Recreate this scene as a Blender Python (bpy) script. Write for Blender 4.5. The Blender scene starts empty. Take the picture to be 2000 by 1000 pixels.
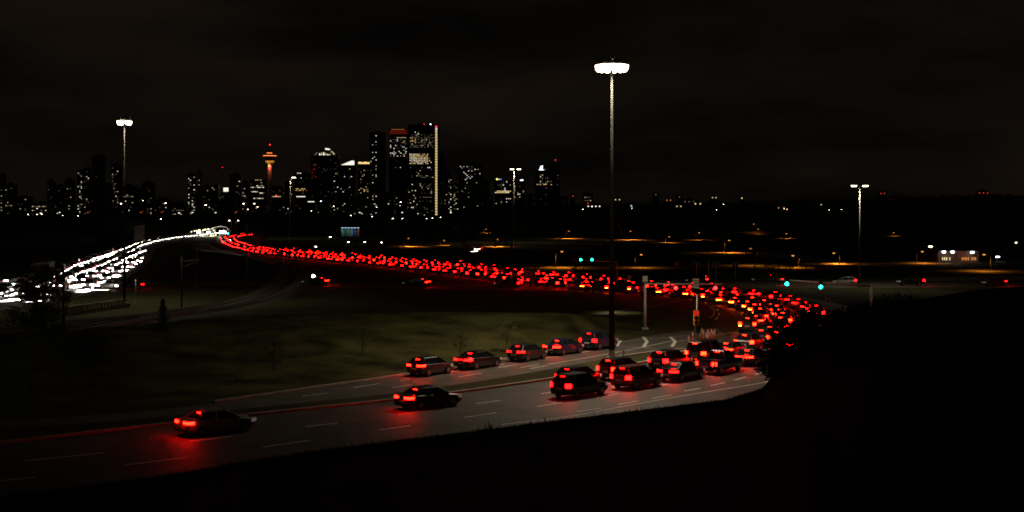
import bpy, math, random
from mathutils import Vector, Matrix, noise
random.seed(7)
S = bpy.context.scene
COL = S.collection
PI = math.pi

# ---------------------------------------------------------------- camera, sky, moonlight, exposure
CAM_H, FOC, HOR = 13.5, 2650.0, 410.0        # eye height above the roads, focal length and horizon row of the 2000 x 1000 photograph
cam = bpy.data.cameras.new('camera')
cam.sensor_width = 36.0
cam.lens = 36.0 * FOC / 2000.0
cam.shift_y = -(500.0 - HOR) / 2000.0
cam.clip_start = 0.3
cam.clip_end = 20000.0
camo = bpy.data.objects.new('camera', cam)
camo.location = (0, 0, CAM_H)
camo.rotation_euler = (PI / 2, 0, 0)
COL.objects.link(camo)
S.camera = camo

world = bpy.data.worlds.new('World')
S.world = world
world.use_nodes = True
wt = world.node_tree
wt.nodes.clear()
w_out = wt.nodes.new('ShaderNodeOutputWorld')
w_bg = wt.nodes.new('ShaderNodeBackground')
w_sky = wt.nodes.new('ShaderNodeTexSky')
w_sky.sky_type = 'NISHITA'
w_sky.sun_disc = False
w_sky.sun_elevation = math.radians(-9)
w_sky.sun_rotation = math.radians(200)
w_bg.inputs['Strength'].default_value = 0.05
w_bg2 = wt.nodes.new('ShaderNodeBackground')          # low cloud lit brown by the city all round the horizon
w_tc = wt.nodes.new('ShaderNodeTexCoord')
w_map = wt.nodes.new('ShaderNodeMapping')
w_map.inputs['Scale'].default_value = (2.2, 2.2, 9.0)
w_noise = wt.nodes.new('ShaderNodeTexNoise')
w_noise.inputs['Scale'].default_value = 1.7
w_noise.inputs['Detail'].default_value = 5
w_ramp = wt.nodes.new('ShaderNodeValToRGB')
w_ramp.color_ramp.elements[0].position = 0.36
w_ramp.color_ramp.elements[0].color = (0.0010, 0.0009, 0.0008, 1)
w_ramp.color_ramp.elements[1].position = 0.72
w_ramp.color_ramp.elements[1].color = (0.0066, 0.0044, 0.0029, 1)
w_bg2.inputs['Strength'].default_value = 1.1
w_add = wt.nodes.new('ShaderNodeAddShader')
wt.links.new(w_sky.outputs[0], w_bg.inputs['Color'])
wt.links.new(w_tc.outputs['Generated'], w_map.inputs['Vector'])
wt.links.new(w_map.outputs[0], w_noise.inputs['Vector'])
wt.links.new(w_noise.outputs[0], w_ramp.inputs[0])
wt.links.new(w_ramp.outputs[0], w_bg2.inputs['Color'])
wt.links.new(w_bg.outputs[0], w_add.inputs[0])
wt.links.new(w_bg2.outputs[0], w_add.inputs[1])
wt.links.new(w_add.outputs[0], w_out.inputs['Surface'])

sun = bpy.data.lights.new('moonlight', 'SUN')
sun.energy = 0.004
sun.angle = math.radians(0.5)
sun.color = (1.0, 0.93, 0.82)
suno = bpy.data.objects.new('moonlight', sun)
suno.rotation_euler = (math.radians(50), 0, math.radians(-40))
COL.objects.link(suno)

S.view_settings.view_transform = 'Standard'
S.view_settings.look = 'None'
S.view_settings.exposure = 0.0
S.view_settings.gamma = 1.0
S.view_settings.use_curve_mapping = False
S.cycles.use_denoising = True
S.cycles.max_bounces = 4
S.cycles.diffuse_bounces = 2
S.cycles.glossy_bounces = 2
S.cycles.transparent_max_bounces = 6
S.cycles.sample_clamp_indirect = 3.0
S.cycles.caustics_reflective = False
S.cycles.caustics_refractive = False
S.cycles.filter_width = 1.7

# ---------------------------------------------------------------- helpers
def W(u, v, z=0.0):
    """point at height z seen at photo position (u, v)"""
    d = (CAM_H - z) * FOC / (v - HOR)
    return Vector(((u - 1000.0) / FOC * d, d, z))
def WD(u, v, d):
    """point at distance d seen at photo position (u, v)"""
    return Vector(((u - 1000.0) / FOC * d, d, CAM_H - (v - HOR) / FOC * d))
def ux(u, d): return (u - 1000.0) / FOC * d

MATS = {}
def mat(name, col, rough=0.7, metal=0.0, var=0.0, scale=1.0, bump=0.0, col2=None, detail=6, spec=0.5, coat=0.0):
    m = bpy.data.materials.new(name)
    m.use_nodes = True
    nt = m.node_tree
    b = nt.nodes['Principled BSDF']
    b.inputs['Base Color'].default_value = (*col, 1)
    b.inputs['Roughness'].default_value = rough
    b.inputs['Metallic'].default_value = metal
    b.inputs['Specular IOR Level'].default_value = spec
    b.inputs['Coat Weight'].default_value = coat
    if var or col2:
        tc = nt.nodes.new('ShaderNodeTexCoord')
        n = nt.nodes.new('ShaderNodeTexNoise')
        n.inputs['Scale'].default_value = scale
        n.inputs['Detail'].default_value = detail
        r = nt.nodes.new('ShaderNodeValToRGB')
        c2 = col2 or tuple(max(0, c * (1 - var)) for c in col)
        c1 = col if col2 else tuple(c * (1 + var) for c in col)
        r.color_ramp.elements[0].position = 0.32
        r.color_ramp.elements[1].position = 0.68
        r.color_ramp.elements[0].color = (*c2, 1)
        r.color_ramp.elements[1].color = (*c1, 1)
        nt.links.new(tc.outputs['Object'], n.inputs['Vector'])
        nt.links.new(n.outputs[0], r.inputs[0])
        nt.links.new(r.outputs[0], b.inputs['Base Color'])
        if bump:
            n2 = nt.nodes.new('ShaderNodeTexNoise')
            n2.inputs['Scale'].default_value = scale * 6
            n2.inputs['Detail'].default_value = 4
            bp = nt.nodes.new('ShaderNodeBump')
            bp.inputs['Strength'].default_value = bump
            bp.inputs['Distance'].default_value = 0.05
            nt.links.new(tc.outputs['Object'], n2.inputs['Vector'])
            nt.links.new(n2.outputs[0], bp.inputs['Height'])
            nt.links.new(bp.outputs[0], b.inputs['Normal'])
    MATS[name] = m
    return m
def emit(name, col, strength, lights=False):
    m = bpy.data.materials.new(name)
    m.use_nodes = True
    b = m.node_tree.nodes['Principled BSDF']
    b.inputs['Base Color'].default_value = (*[min(0.8, c) for c in col], 1)
    b.inputs['Roughness'].default_value = 0.3
    b.inputs['Emission Color'].default_value = (*col, 1)
    b.inputs['Emission Strength'].default_value = strength
    m.cycles.emission_sampling = 'FRONT_BACK' if lights else 'NONE'
    MATS[name] = m
    return m

class MB:
    def __init__(s):
        s.v = []; s.f = []; s.m = []
    def add(s, vs, fs, mi=0):
        o = len(s.v)
        s.v += [tuple(p) for p in vs]
        s.f += [tuple(i + o for i in f) for f in fs]
        s.m += [mi] * len(fs)
        return s
    def box(s, x0, x1, y0, y1, z0, z1, mi=0):
        v = [(x0,y0,z0),(x1,y0,z0),(x1,y1,z0),(x0,y1,z0),(x0,y0,z1),(x1,y0,z1),(x1,y1,z1),(x0,y1,z1)]
        return s.add(v, [(0,3,2,1),(4,5,6,7),(0,1,5,4),(1,2,6,5),(2,3,7,6),(3,0,4,7)], mi)
    def hexa(s, lo, hi, mi=0):
        """solid between two quads lo (bottom, ccw) and hi (top, ccw)"""
        return s.add(list(lo) + list(hi), [(0,3,2,1),(4,5,6,7),(0,1,5,4),(1,2,6,5),(2,3,7,6),(3,0,4,7)], mi)
    def tube(s, p0, p1, r0, r1, n=8, mi=0, caps=True):
        p0 = Vector(p0); p1 = Vector(p1)
        d = (p1 - p0).normalized()
        a = d.orthogonal().normalized(); b = d.cross(a)
        vs = []
        for p, r in ((p0, r0), (p1, r1)):
            for k in range(n):
                t = 2 * PI * k / n
                vs.append(p + (a * math.cos(t) + b * math.sin(t)) * r)
        fs = [(k, (k + 1) % n, n + (k + 1) % n, n + k) for k in range(n)]
        if caps:
            fs += [tuple(range(n - 1, -1, -1)), tuple(range(n, 2 * n))]
        return s.add(vs, fs, mi)
    def lathe(s, prof, n=16, c=(0,0,0), mi=0, caps=True):
        vs = []; fs = []
        for r, z in prof:
            for k in range(n):
                t = 2 * PI * k / n
                vs.append((c[0] + r * math.cos(t), c[1] + r * math.sin(t), c[2] + z))
        for j in range(len(prof) - 1):
            for k in range(n):
                fs.append((j*n + k, j*n + (k+1) % n, (j+1)*n + (k+1) % n, (j+1)*n + k))
        if caps:
            fs.append(tuple(range(n - 1, -1, -1)))
            fs.append(tuple(range((len(prof)-1)*n, len(prof)*n)))
        return s.add(vs, fs, mi)
    def prism(s, pts, y0, y1, mi=0):
        """outline pts (x, z) extruded from y0 to y1"""
        n = len(pts)
        vs = [(p[0], y0, p[1]) for p in pts] + [(p[0], y1, p[1]) for p in pts]
        fs = [tuple(range(n)), tuple(range(2*n - 1, n - 1, -1))]
        fs += [(k, n + k, n + (k+1) % n, (k+1) % n) for k in range(n)]
        return s.add(vs, fs, mi)
    def strip(s, pts, z0, z1, th, mi=0):
        """upright ribbon of thickness th through plan points, outward = left of the run"""
        n = len(pts)
        inn = []
        for i, p in enumerate(pts):
            a = Vector(pts[max(0, i-1)]); b = Vector(pts[min(n-1, i+1)])
            t = (b - a).normalized()
            inn.append((p[0] + t.y * th, p[1] - t.x * th))
        vs = []
        for (x, y), (xi, yi) in zip(pts, inn):
            vs += [(x, y, z0), (x, y, z1), (xi, yi, z1), (xi, yi, z0)]
        fs = []
        for i in range(n - 1):
            for k in range(4):
                fs.append((i*4 + k, i*4 + (k+1) % 4, (i+1)*4 + (k+1) % 4, (i+1)*4 + k))
        fs += [(3, 2, 1, 0), (n*4-4, n*4-3, n*4-2, n*4-1)]
        return s.add(vs, fs, mi)
    def mesh(s, name, mats, smooth=False):
        me = bpy.data.meshes.new(name)
        me.from_pydata(s.v, [], s.f)
        for m in (mats if isinstance(mats, (list, tuple)) else [mats]):
            me.materials.append(MATS[m] if isinstance(m, str) else m)
        if any(s.m):
            me.polygons.foreach_set('material_index', s.m)
        if smooth:
            me.polygons.foreach_set('use_smooth', [True] * len(me.polygons))
        me.update()
        return me
    def build(s, name, mats, parent=None, smooth=False, loc=None, kind=None):
        o = bpy.data.objects.new(name, s.mesh(name, mats, smooth))
        COL.objects.link(o)
        if parent: o.parent = parent
        if loc is not None: o.location = loc
        if kind: o['kind'] = kind
        return o
def tag(o, label, cat, group=None):
    o['label'] = label; o['category'] = cat
    if group: o['group'] = group
    return o
def thing(name, label, cat, loc=(0,0,0), rz=0.0, group=None):
    o = bpy.data.objects.new(name, None)
    o.empty_display_size = 0.3
    COL.objects.link(o)
    o.location = loc; o.rotation_euler = (0, 0, rz)
    return tag(o, label, cat, group)
def copy_tree(o, parent=None):
    c = o.copy(); COL.objects.link(c)
    if parent: c.parent = parent
    for ch in o.children: copy_tree(ch, c)
    return c
def spline(pts, step):
    """Catmull-Rom through pts, resampled at even distance; returns [(point, tangent)]"""
    P = [Vector(p) for p in pts]
    P = [P[0] * 2 - P[1]] + P + [P[-1] * 2 - P[-2]]
    fine = []
    for i in range(1, len(P) - 2):
        for k in range(24):
            t = k / 24
            a, b, c, d = P[i-1], P[i], P[i+1], P[i+2]
            fine.append(0.5 * ((2*b) + (c - a)*t + (2*a - 5*b + 4*c - d)*t*t + (3*b - a - 3*c + d)*t*t*t))
    fine.append(P[-2])
    out = []; acc = 0.0; nxt = 0.0
    for i in range(len(fine) - 1):
        seg = (fine[i+1] - fine[i]); L = seg.length
        while L > 1e-6 and nxt <= acc + L:
            out.append((fine[i] + seg * ((nxt - acc) / L), seg.normalized()))
            st = step(fine[i]) if callable(step) else step
            nxt += st
        acc += L
    return out
def ordinal(n):
    return f"{n}{'th' if 10 <= n % 100 <= 20 else {1:'st',2:'nd',3:'rd'}.get(n % 10, 'th')}"
def light(name, kind, loc, energy, col, parent=None, rot=None, size=0.2, spot=2.4, blend=0.6):
    l = bpy.data.lights.new(name, kind)
    l.energy = energy; l.color = col
    if kind == 'SPOT': l.spot_size = spot; l.spot_blend = blend
    l.shadow_soft_size = size
    o = bpy.data.objects.new(name, l); COL.objects.link(o)
    o.location = loc
    if rot: o.rotation_euler = rot
    if parent: o.parent = parent
    return o

# ---------------------------------------------------------------- materials
mat('grass', (0.050, 0.045, 0.015), 0.95, var=0.75, scale=0.22, bump=0.6, spec=0.1)
mat('scrub', (0.016, 0.014, 0.007), 0.95, var=0.5, scale=0.8, bump=0.6, spec=0.05)
mat('field', (0.05, 0.05, 0.022), 0.95, var=0.5, scale=0.05, bump=0.4, spec=0.1)
mat('grass_blade', (0.026, 0.026, 0.011), 0.9, var=0.4, scale=3)
mat('asphalt', (0.066, 0.063, 0.058), 0.62, var=0.42, scale=0.30, bump=0.5, spec=0.4, detail=10)
mat('asphalt_old', (0.085, 0.077, 0.066), 0.7, var=0.3, scale=0.6, bump=0.35, spec=0.35)
mat('paint', (0.78, 0.76, 0.70), 0.6, var=0.35, scale=4.0)
mat('concrete', (0.32, 0.30, 0.26), 0.85, var=0.25, scale=1.2, bump=0.3)
mat('path', (0.34, 0.31, 0.26), 0.85, var=0.2, scale=1.0, bump=0.3)
mat('galvanised', (0.42, 0.42, 0.40), 0.5, 0.6, var=0.15, scale=3)
mat('mast_steel', (0.022, 0.021, 0.019), 0.9, 0.0, var=0.2, scale=2, spec=0.05)
mat('lamp_pole', (0.22, 0.21, 0.19), 0.6, 0.2, var=0.2, scale=2)
mat('pale_pole', (0.55, 0.54, 0.49), 0.7, 0.0, var=0.15, scale=2)
mat('dark_steel', (0.035, 0.035, 0.037), 0.6, 0.2, var=0.3, scale=3)
mat('rail_steel', (0.45, 0.45, 0.47), 0.25, 1.0, var=0.1, scale=2)
mat('ballast', (0.07, 0.065, 0.06), 0.95, var=0.5, scale=2.5, bump=0.8)
mat('sleeper', (0.16, 0.15, 0.13), 0.9, var=0.3, scale=2)
mat('bark', (0.05, 0.038, 0.028), 0.95, var=0.4, scale=4, bump=0.6)
mat('leaf', (0.055, 0.075, 0.022), 0.8, var=0.5, scale=1.3, spec=0.2)
mat('leaf_autumn', (0.16, 0.09, 0.025), 0.8, var=0.5, scale=1.3, spec=0.2)
mat('needle', (0.03, 0.05, 0.026), 0.85, var=0.4, scale=2, spec=0.2)
mat('yellow_paint', (0.75, 0.42, 0.03), 0.45, var=0.15, scale=5)
mat('black_plastic', (0.02, 0.02, 0.02), 0.5, var=0.2, scale=5)
mat('sign_white', (0.72, 0.70, 0.64), 0.5, var=0.1, scale=4)
mat('sign_black', (0.02, 0.02, 0.022), 0.5, var=0.1, scale=4)
mat('sign_green', (0.012, 0.13, 0.085), 0.45, var=0.12, scale=3)
mat('sign_back', (0.30, 0.30, 0.29), 0.5, 0.5, var=0.15, scale=3)
mat('orange_plastic', (0.70, 0.13, 0.03), 0.5, var=0.15, scale=6)
mat('reflective', (0.85, 0.83, 0.78), 0.35, var=0.05, scale=9)
mat('tower_glass', (0.022, 0.024, 0.027), 0.25, 0.0, var=0.4, scale=0.08, spec=0.5)
mat('tower_stone', (0.10, 0.085, 0.07), 0.8, var=0.3, scale=0.06)
mat('tower_concrete', (0.16, 0.15, 0.14), 0.8, var=0.25, scale=0.08)
mat('shaft_concrete', (0.45, 0.42, 0.38), 0.85, var=0.12, scale=0.1)
mat('roofing', (0.13, 0.12, 0.105), 0.7, var=0.25, scale=0.8)
mat('cladding', (0.09, 0.082, 0.07), 0.8, var=0.25, scale=0.5)
mat('brick', (0.12, 0.05, 0.028), 0.85, var=0.3, scale=1.5, bump=0.3)
mat('car_glass', (0.012, 0.013, 0.015), 0.08, spec=0.6, var=0.2, scale=2)
mat('tyre', (0.012, 0.012, 0.012), 0.85, var=0.3, scale=8)
mat('rim', (0.30, 0.30, 0.31), 0.35, 0.8, var=0.2, scale=6)
mat('plate', (0.7, 0.7, 0.66), 0.5, var=0.1, scale=9)
for nm, c in (('paint_black', (0.010,0.010,0.011)), ('paint_charcoal', (0.035,0.036,0.040)), ('paint_silver', (0.33,0.33,0.34)),
              ('paint_white', (0.62,0.61,0.58)), ('paint_red', (0.22,0.012,0.012)), ('paint_blue', (0.012,0.022,0.075))):
    mat(nm, c, 0.35, 0.2, var=0.08, scale=3, coat=0.7)
# lamps and lit panes
emit('lamp_white', (1.0, 0.88, 0.60), 9)
emit('lamp_small', (1.0, 0.88, 0.62), 14)
emit('lamp_cool', (0.80, 0.92, 1.0), 14)
emit('lamp_sodium', (1.0, 0.40, 0.07), 1.3)
emit('tail_red', (1.0, 0.0012, 0.0010), 60, True)
emit('tail_brake', (1.0, 0.0062, 0.0012), 62, True)
emit('tail_soft', (1.0, 0.0016, 0.0014), 32, True)
emit('tail_hot', (1.0, 0.0024, 0.0008), 80, True)
emit('tail_dim', (1.0, 0.01, 0.01), 1.2)
emit('tail_red_far', (1.0, 0.008, 0.007), 10)
emit('amber', (1.0, 0.30, 0.015), 26, True)
emit('head_white', (1.0, 0.93, 0.82), 22)
emit('head_far', (1.0, 0.93, 0.80), 14)
emit('head_dipped', (1.0, 0.90, 0.76), 0.06)
emit('signal_green', (0.012, 1.0, 0.62), 16.0, True)
emit('signal_red', (1.0, 0.012, 0.012), 14.0, True)
emit('beacon_red', (1.0, 0.02, 0.03), 5.0)
for nm, c, st in (('win_bright', (1.0,0.93,0.78), 1.15), ('win_warm', (1.0,0.74,0.40), 0.6), ('win_dim', (1.0,0.86,0.62), 0.11),
                  ('win_orange', (1.0,0.36,0.10), 0.40), ('win_cool', (0.75,0.88,1.0), 0.85), ('win_gold', (1.0,0.70,0.26), 1.05),
                  ('win_faint', (1.0,0.85,0.65), 0.035), ('win_red', (1.0,0.05,0.03), 0.55), ('win_darkred', (1.0,0.07,0.035), 0.06),
                  ('sign_glow', (0.86,1.0,1.0), 2.2), ('sign_yellow', (1.0,0.86,0.10), 1.6), ('sign_blue', (0.25,0.45,1.0), 1.0),
                  ('station_glow', (1.0,0.92,0.52), 2.0), ('station_white', (0.95,0.97,1.0), 5.0), ('panel_blue', (0.55,0.80,1.0), 1.3),
                  ('win_green', (0.1,0.8,0.5), 0.3), ('strip_gold', (1.0,0.72,0.28), 1.1)):
    emit(nm, c, st)

# ---------------------------------------------------------------- ground and near hillside
def grid_mesh(rows, name, m, smooth=True):
    n = len(rows[0]); mb = MB()
    vs = [p for r in rows for p in r]
    fs = [(i*n + k, i*n + k + 1, (i+1)*n + k + 1, (i+1)*n + k) for i in range(len(rows) - 1) for k in range(n - 1)]
    mb.add(vs, fs)
    return mb.build(name, m, smooth=smooth)
g = MB().add([(-9000, -400, 0), (9000, -400, 0), (9000, 14000, 0), (-9000, 14000, 0)], [(0, 1, 2, 3)]).build('ground', 'field')
g['kind'] = 'structure'

RIDGE = [(-500,1010),(-100,985),(0,968),(300,932),(600,882),(850,851),(1050,826),(1250,801),(1420,780),(1490,758),(1530,712),(1570,672),(1620,640),(1690,612),(1780,588),(1900,567),(2050,556),(2500,540)]
def lerp_tab(tab, x):
    for (a, va), (b, vb) in zip(tab, tab[1:]):
        if x <= b:
            t = max(0.0, (x - a) / (b - a))
            return va + (vb - va) * t
    return tab[-1][1]
def ridge_at(u):
    """distance and height of the brow of the near hill in the direction of photo column u"""
    v = lerp_tab(RIDGE, u)
    d = 38.0 + 6.0 * noise.noise(Vector((u * 0.004, 0.5, 0)))
    return d, CAM_H - (v - HOR) / FOC * d
def hill_z(u, d):
    dr, zr = ridge_at(u)
    t = d / dr
    if t <= 1:
        z = CAM_H + (zr - CAM_H) * t - 1.65 * (1 - t) ** 0.75
        z += 0.22 * noise.noise(Vector((u * 0.02, d * 0.14, 0))) * min(1, 6 * (1 - t))
        return z
    return zr - (d - dr) * 0.75
rows = []
for j in range(46):
    row = []
    for i in range(90):
        u = -500 + 3000 * i / 89
        dr, zr = ridge_at(u)
        t = 0.02 + 0.98 * j / 35 if j <= 35 else 1 + (j - 35) * 0.06
        d = dr * t
        row.append((ux(u, d), d, max(-0.4, hill_z(u, d)) if t > 1 else hill_z(u, d)))
    rows.append(row)
h = grid_mesh(rows, 'hillside', 'scrub'); h['kind'] = 'structure'
# tufts of long grass along the brow of the hill
mb = MB()
for k in range(14000):
    u = random.uniform(-50, 1500)
    dr, zr = ridge_at(u)
    if random.random() < 0.8: dd = dr * random.uniform(0.93, 1.0)
    else: dd = dr * random.uniform(0.6, 0.95)
    x = ux(u, dd); z = hill_z(u, dd) - 0.05
    hgt = random.uniform(0.05, 0.17) * (1 + 1.0 * max(0, noise.noise(Vector((u * 0.013, 3, 0)))))
    if random.random() < 0.04: hgt *= 1.8
    lx = random.uniform(-0.35, 0.35) * hgt; ly = random.uniform(-0.3, 0.3) * hgt
    w = random.uniform(0.005, 0.011); a = random.uniform(0, PI)
    dx, dy = w * math.cos(a), w * math.sin(a)
    mb.add([(x - dx, dd - dy, z), (x + dx, dd + dy, z), (x + lx * .5 + dx * .7, dd + ly * .5, z + hgt * .6), (x + lx, dd + ly, z + hgt)], [(0, 1, 2), (0, 2, 3)])
tufts = mb.build('long_grass', 'grass_blade', kind='stuff')
tag(tufts, 'dark long grass along the brow of the near hillside', 'grass')

# grassy mound inside the loop
CREST = [(60,652),(200,640),(350,627),(460,617),(700,611),(900,609),(1100,612),(1180,620),(1260,640)]
FOOT = [(60,800),(250,795),(450,773),(600,753),(800,727),(1000,698),(1180,665),(1260,650)]
rows = []
for j in range(25):
    row = []
    for i in range(61):
        u = 60 + 1200 * i / 60
        e = min(1.0, i / 8, (60 - i) / 8); e = e * e * (3 - 2 * e)
        zc = 2.3 * e
        dc = (CAM_H - zc) * FOC / (lerp_tab(CREST, u) - HOR)
        df = CAM_H * FOC / (lerp_tab(FOOT, u) - HOR)
        if j <= 18:
            t = j / 18
            d = df + (dc - df) * t
            z = zc * (t * t * (3 - 2 * t)) + 0.16 * noise.noise(Vector((ux(u, d) * 0.12, d * 0.12, 1))) * math.sin(PI * min(1, t * 1.02)) + 0.02
        else:
            t = (j - 18) / 6
            d = dc + 9 * t
            z = zc * (1 - t) - 0.25 * t
        row.append((ux(u, d), d, z))
    rows.append(row)
o = grid_mesh(rows, 'grass_mound', 'grass'); o['kind'] = 'structure'

mb = MB()
for k in range(16000):
    i0 = random.randrange(2, 58); j0 = random.randrange(1, 18)
    a, b, c, e = (Vector(rows[j0][i0]), Vector(rows[j0][i0 + 1]), Vector(rows[j0 + 1][i0]), Vector(rows[j0 + 1][i0 + 1]))
    s, t = random.random(), random.random()
    p = a.lerp(b, s).lerp(c.lerp(e, s), t)
    if noise.noise(Vector((p.x * .22, p.y * .12, 4))) < -.12: continue
    hgt = random.uniform(.06, .22); w = random.uniform(.01, .025); an = random.uniform(0, PI)
    dx, dy = w * math.cos(an), w * math.sin(an); l = Vector((random.uniform(-.5, .5) * hgt, random.uniform(-.5, .5) * hgt, hgt))
    mb.add([(p.x - dx, p.y - dy, p.z - .02), (p.x + dx, p.y + dy, p.z - .02), tuple(p + l)], [(0, 1, 2)])
tag(mb.build('mound_grass', 'grass', kind='stuff'), 'rough dim grass covering the mound inside the loop', 'grass')

# long dark hill to the right of the city
HILL = [(860,432),(900,424),(960,409),(1100,403),(1300,400),(1450,398),(1600,394),(1750,388),(1900,384),(2100,382),(2400,380)]
rows = []
for j in range(9):
    row = []
    for i in range(61):
        u = 860 + 1540 * i / 60
        d = 1150 + 650 * j / 8
        zt = CAM_H - (lerp_tab(HILL, u) - HOR) / FOC * 1800
        s = j / 8; s = s * s * (3 - 2 * s)
        row.append((ux(u, d), d, max(0, zt) * s - 0.3 * (1 - s) + 1.2 * noise.noise(Vector((u * 0.02, j * .7, 0))) * s))
    rows.append(row)
rows.append([(p[0] * 1.1, p[1] * 1.1, -2) for p in rows[-1]])
o = grid_mesh(rows, 'far_hill', 'field'); o['kind'] = 'structure'
def far_hill_z(u, d):
    s = min(1, max(0, (d - 1150) / 650)); s = s * s * (3 - 2 * s)
    return max(0, CAM_H - (lerp_tab(HILL, u) - HOR) / FOC * 1800) * s

# ---------------------------------------------------------------- roads
def ribbon(name, L, R, m, z, step=2.5, parent=None, kind='structure', curved=True):
    n = min(len(L), len(R))
    lp = [W(*p, z) for p in L]; rp = [W(*p, z) for p in R]
    def dense(P):
        Q = [P[0] * 2 - P[1]] + P + [P[-1] * 2 - P[-2]]
        out = []
        for i in range(1, len(Q) - 2):
            for k in range(8):
                t = k / 8; a, b, c, d = Q[i-1], Q[i], Q[i+1], Q[i+2]
                out.append(0.5 * ((2*b) + (c-a)*t + (2*a-5*b+4*c-d)*t*t + (3*b-a-3*c+d)*t*t*t))
        return out + [P[-1]]
    a, b = dense(lp), dense(rp)
    mb = MB(); vs = []
    for p, q in zip(a, b):
        for k in range(5):
            vs.append(p.lerp(q, k / 4))
    fs = [(i*5 + k, i*5 + k + 1, (i+1)*5 + k + 1, (i+1)*5 + k) for i in range(len(a) - 1) for k in range(4)]
    mb.add(vs, fs)
    o = mb.build(name, m, parent)
    if kind and not parent: o['kind'] = kind
    return o
MAIN = [((-140,885),(-140,1000)),((0,869),(0,978)),((250,840),(300,940)),((500,812),(600,895)),((750,786),(850,862)),((900,768),(1050,834)),
        ((1100,739),(1250,805)),((1250,712),(1480,768)),((1370,680),(1620,722)),((1428,655),(1700,672)),((1440,630),(1712,636)),((1420,607),(1680,606)),
        ((1370,590),(1600,586)),((1290,579),(1490,570)),((1150,572),(1300,556)),((1000,557),(1100,537)),((800,530),(850,511)),((600,509),(620,492)),
        ((500,498),(520,483)),((450,487),(484,474)),((424,472),(478,468)),((430,461),(500,463)),((455,455.5),(540,460))]
road_main = ribbon('main_road', [a for a, b in MAIN], [b for a, b in MAIN], 'asphalt', 0.012)
RAMP_L = [(-140,826),(60,818),(250,806),(420,788),(600,762),(800,733),(1000,702),(1190,670),(1270,656),(1340,646),(1400,640)]
RAMP_R = [(-140,843),(60,833),(250,820),(430,803),(600,786),(800,764),(1000,734),(1190,700),(1290,685),(1360,680),(1430,664)]
road_ramp = ribbon('ramp_road', RAMP_L, RAMP_R, 'asphalt_old', 0.008)
ribbon('cross_street', [(200,556),(600,559),(1000,567),(1250,566),(1500,563),(1750,562),(2150,561)], [(200,549),(600,550),(1000,556),(1250,552),(1500,551),(1750,551),(2150,550)], 'asphalt_old', 0.004)
WHITE_T = [(-160,585),(0,548),(60,541),(125,528),(200,498),(270,471),(330,461),(390,455),(450,450)]
WHITE_B = [(-160,625),(0,606),(150,580),(245,545),(295,508),(305,488),(345,471),(395,462),(450,457)]
ribbon('approach_road', WHITE_T, WHITE_B, 'asphalt', 0.008)
for a, b, nm in (([(780,486),(900,485),(1010,486),(1150,489)], [(780,480),(900,480),(1010,481),(1150,483)], 'far_street'),
             ([(930,468),(1100,469),(1300,474)], [(930,464),(1100,465),(1300,469)], 'far_street'),
             ([(1330,499),(1500,503),(1700,520),(1950,521)], [(1330,492),(1500,495),(1700,513),(1950,514)], 'far_street'),
             ([(1800,549),(1900,548),(2100,547)], [(1800,541),(1900,540),(2100,539)], 'far_street')):
    ribbon(nm, a, b, 'path', 0.006)
# lane markings, each stroke a part of its road
def stroke(p, q, w, parent, z, name='lane_dash'):
    a, b = W(*p, z), W(*q, z)
    t = (b - a).normalized(); n = Vector((-t.y, t.x, 0)) * w / 2
    mb = MB()
    c = a.lerp(b, 0.5)
    mb.add([a - n - c, b - n - c, b + n - c, a + n - c], [(0, 1, 2, 3)])
    return mb.build(name, 'paint', parent, loc=c)
def poly_line(pts, w, parent, z, name='edge_line'):
    P = [W(*p, z) for p in pts]
    smp = spline(P, 2.0); mb = MB(); vs = []
    for p, t in smp:
        n = Vector((-t.y, t.x, 0)).normalized() * w / 2
        vs += [p - n, p + n]
    mb.add(vs, [(2*i, 2*i+2, 2*i+3, 2*i+1) for i in range(len(smp) - 1)])
    return mb.build(name, 'paint', parent)
ZM = 0.017
ROW1 = [((50,900),(205,884)),((370,862),(455,852)),((596,833),(660,826)),((778,809),(826,803)),((930,788),(978,782)),((1057,769),(1096,763)),((1160,754),(1193,748)),((1247,740),(1274,734)),((1322,723),(1346,717)),((1388,704),(1408,698)),((1446,683),(1462,677))]
ROW2 = [((-60,945),(70,932)),((245,908),(365,893)),((513,873),(605,860)),((740,840),(802,831)),((907,815),(970,806)),((1048,794),(1098,786)),((1165,776),(1207,769)),((1270,757),(1304,750)),((1345,741),(1371,735)),((1408,726),(1430,721)),((1462,712),(1480,706))]
ROW3 = [((1126,804),(1173,797)),((1207,790),(1247,783)),((1274,778),(1312,771)),((1336,764),(1368,758)),((1388,753),(1416,747)),((1435,742),(1458,736)),((1475,731),(1497,726)),((1512,720),(1530,714))]
for r in (ROW1, ROW2, ROW3):
    for p, q in r: stroke(p, q, 0.22, road_main, ZM)
poly_line([(980,829),(1100,815),(1200,797),(1310,777),(1400,762),(1500,745),(1570,722)], 0.16, road_main, ZM)
poly_line([(1178,725),(1210,720),(1242,717)], 0.22, road_main, ZM)
for pts in ([(1548,600),(1590,618),(1600,640)], [(1380,573),(1440,580),(1500,590),(1545,605),(1552,622),(1540,640)], [(1385,598),(1395,607),(1392,617),(1382,622)]):
    poly_line(pts, 0.14, road_main, ZM, 'turning_guide')
for p, q in (((1390,598),(1396,600)),((1399,603),(1403,607)),((1404,611),(1404,616)),((1402,619),(1398,624)),((1500,622),(1505,628)),((1508,633),(1510,638)),((1556,622),(1562,628)),((1497,615),(1500,618))):
    stroke(p, q, 0.3, road_main, ZM, 'guide_dash')
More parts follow.
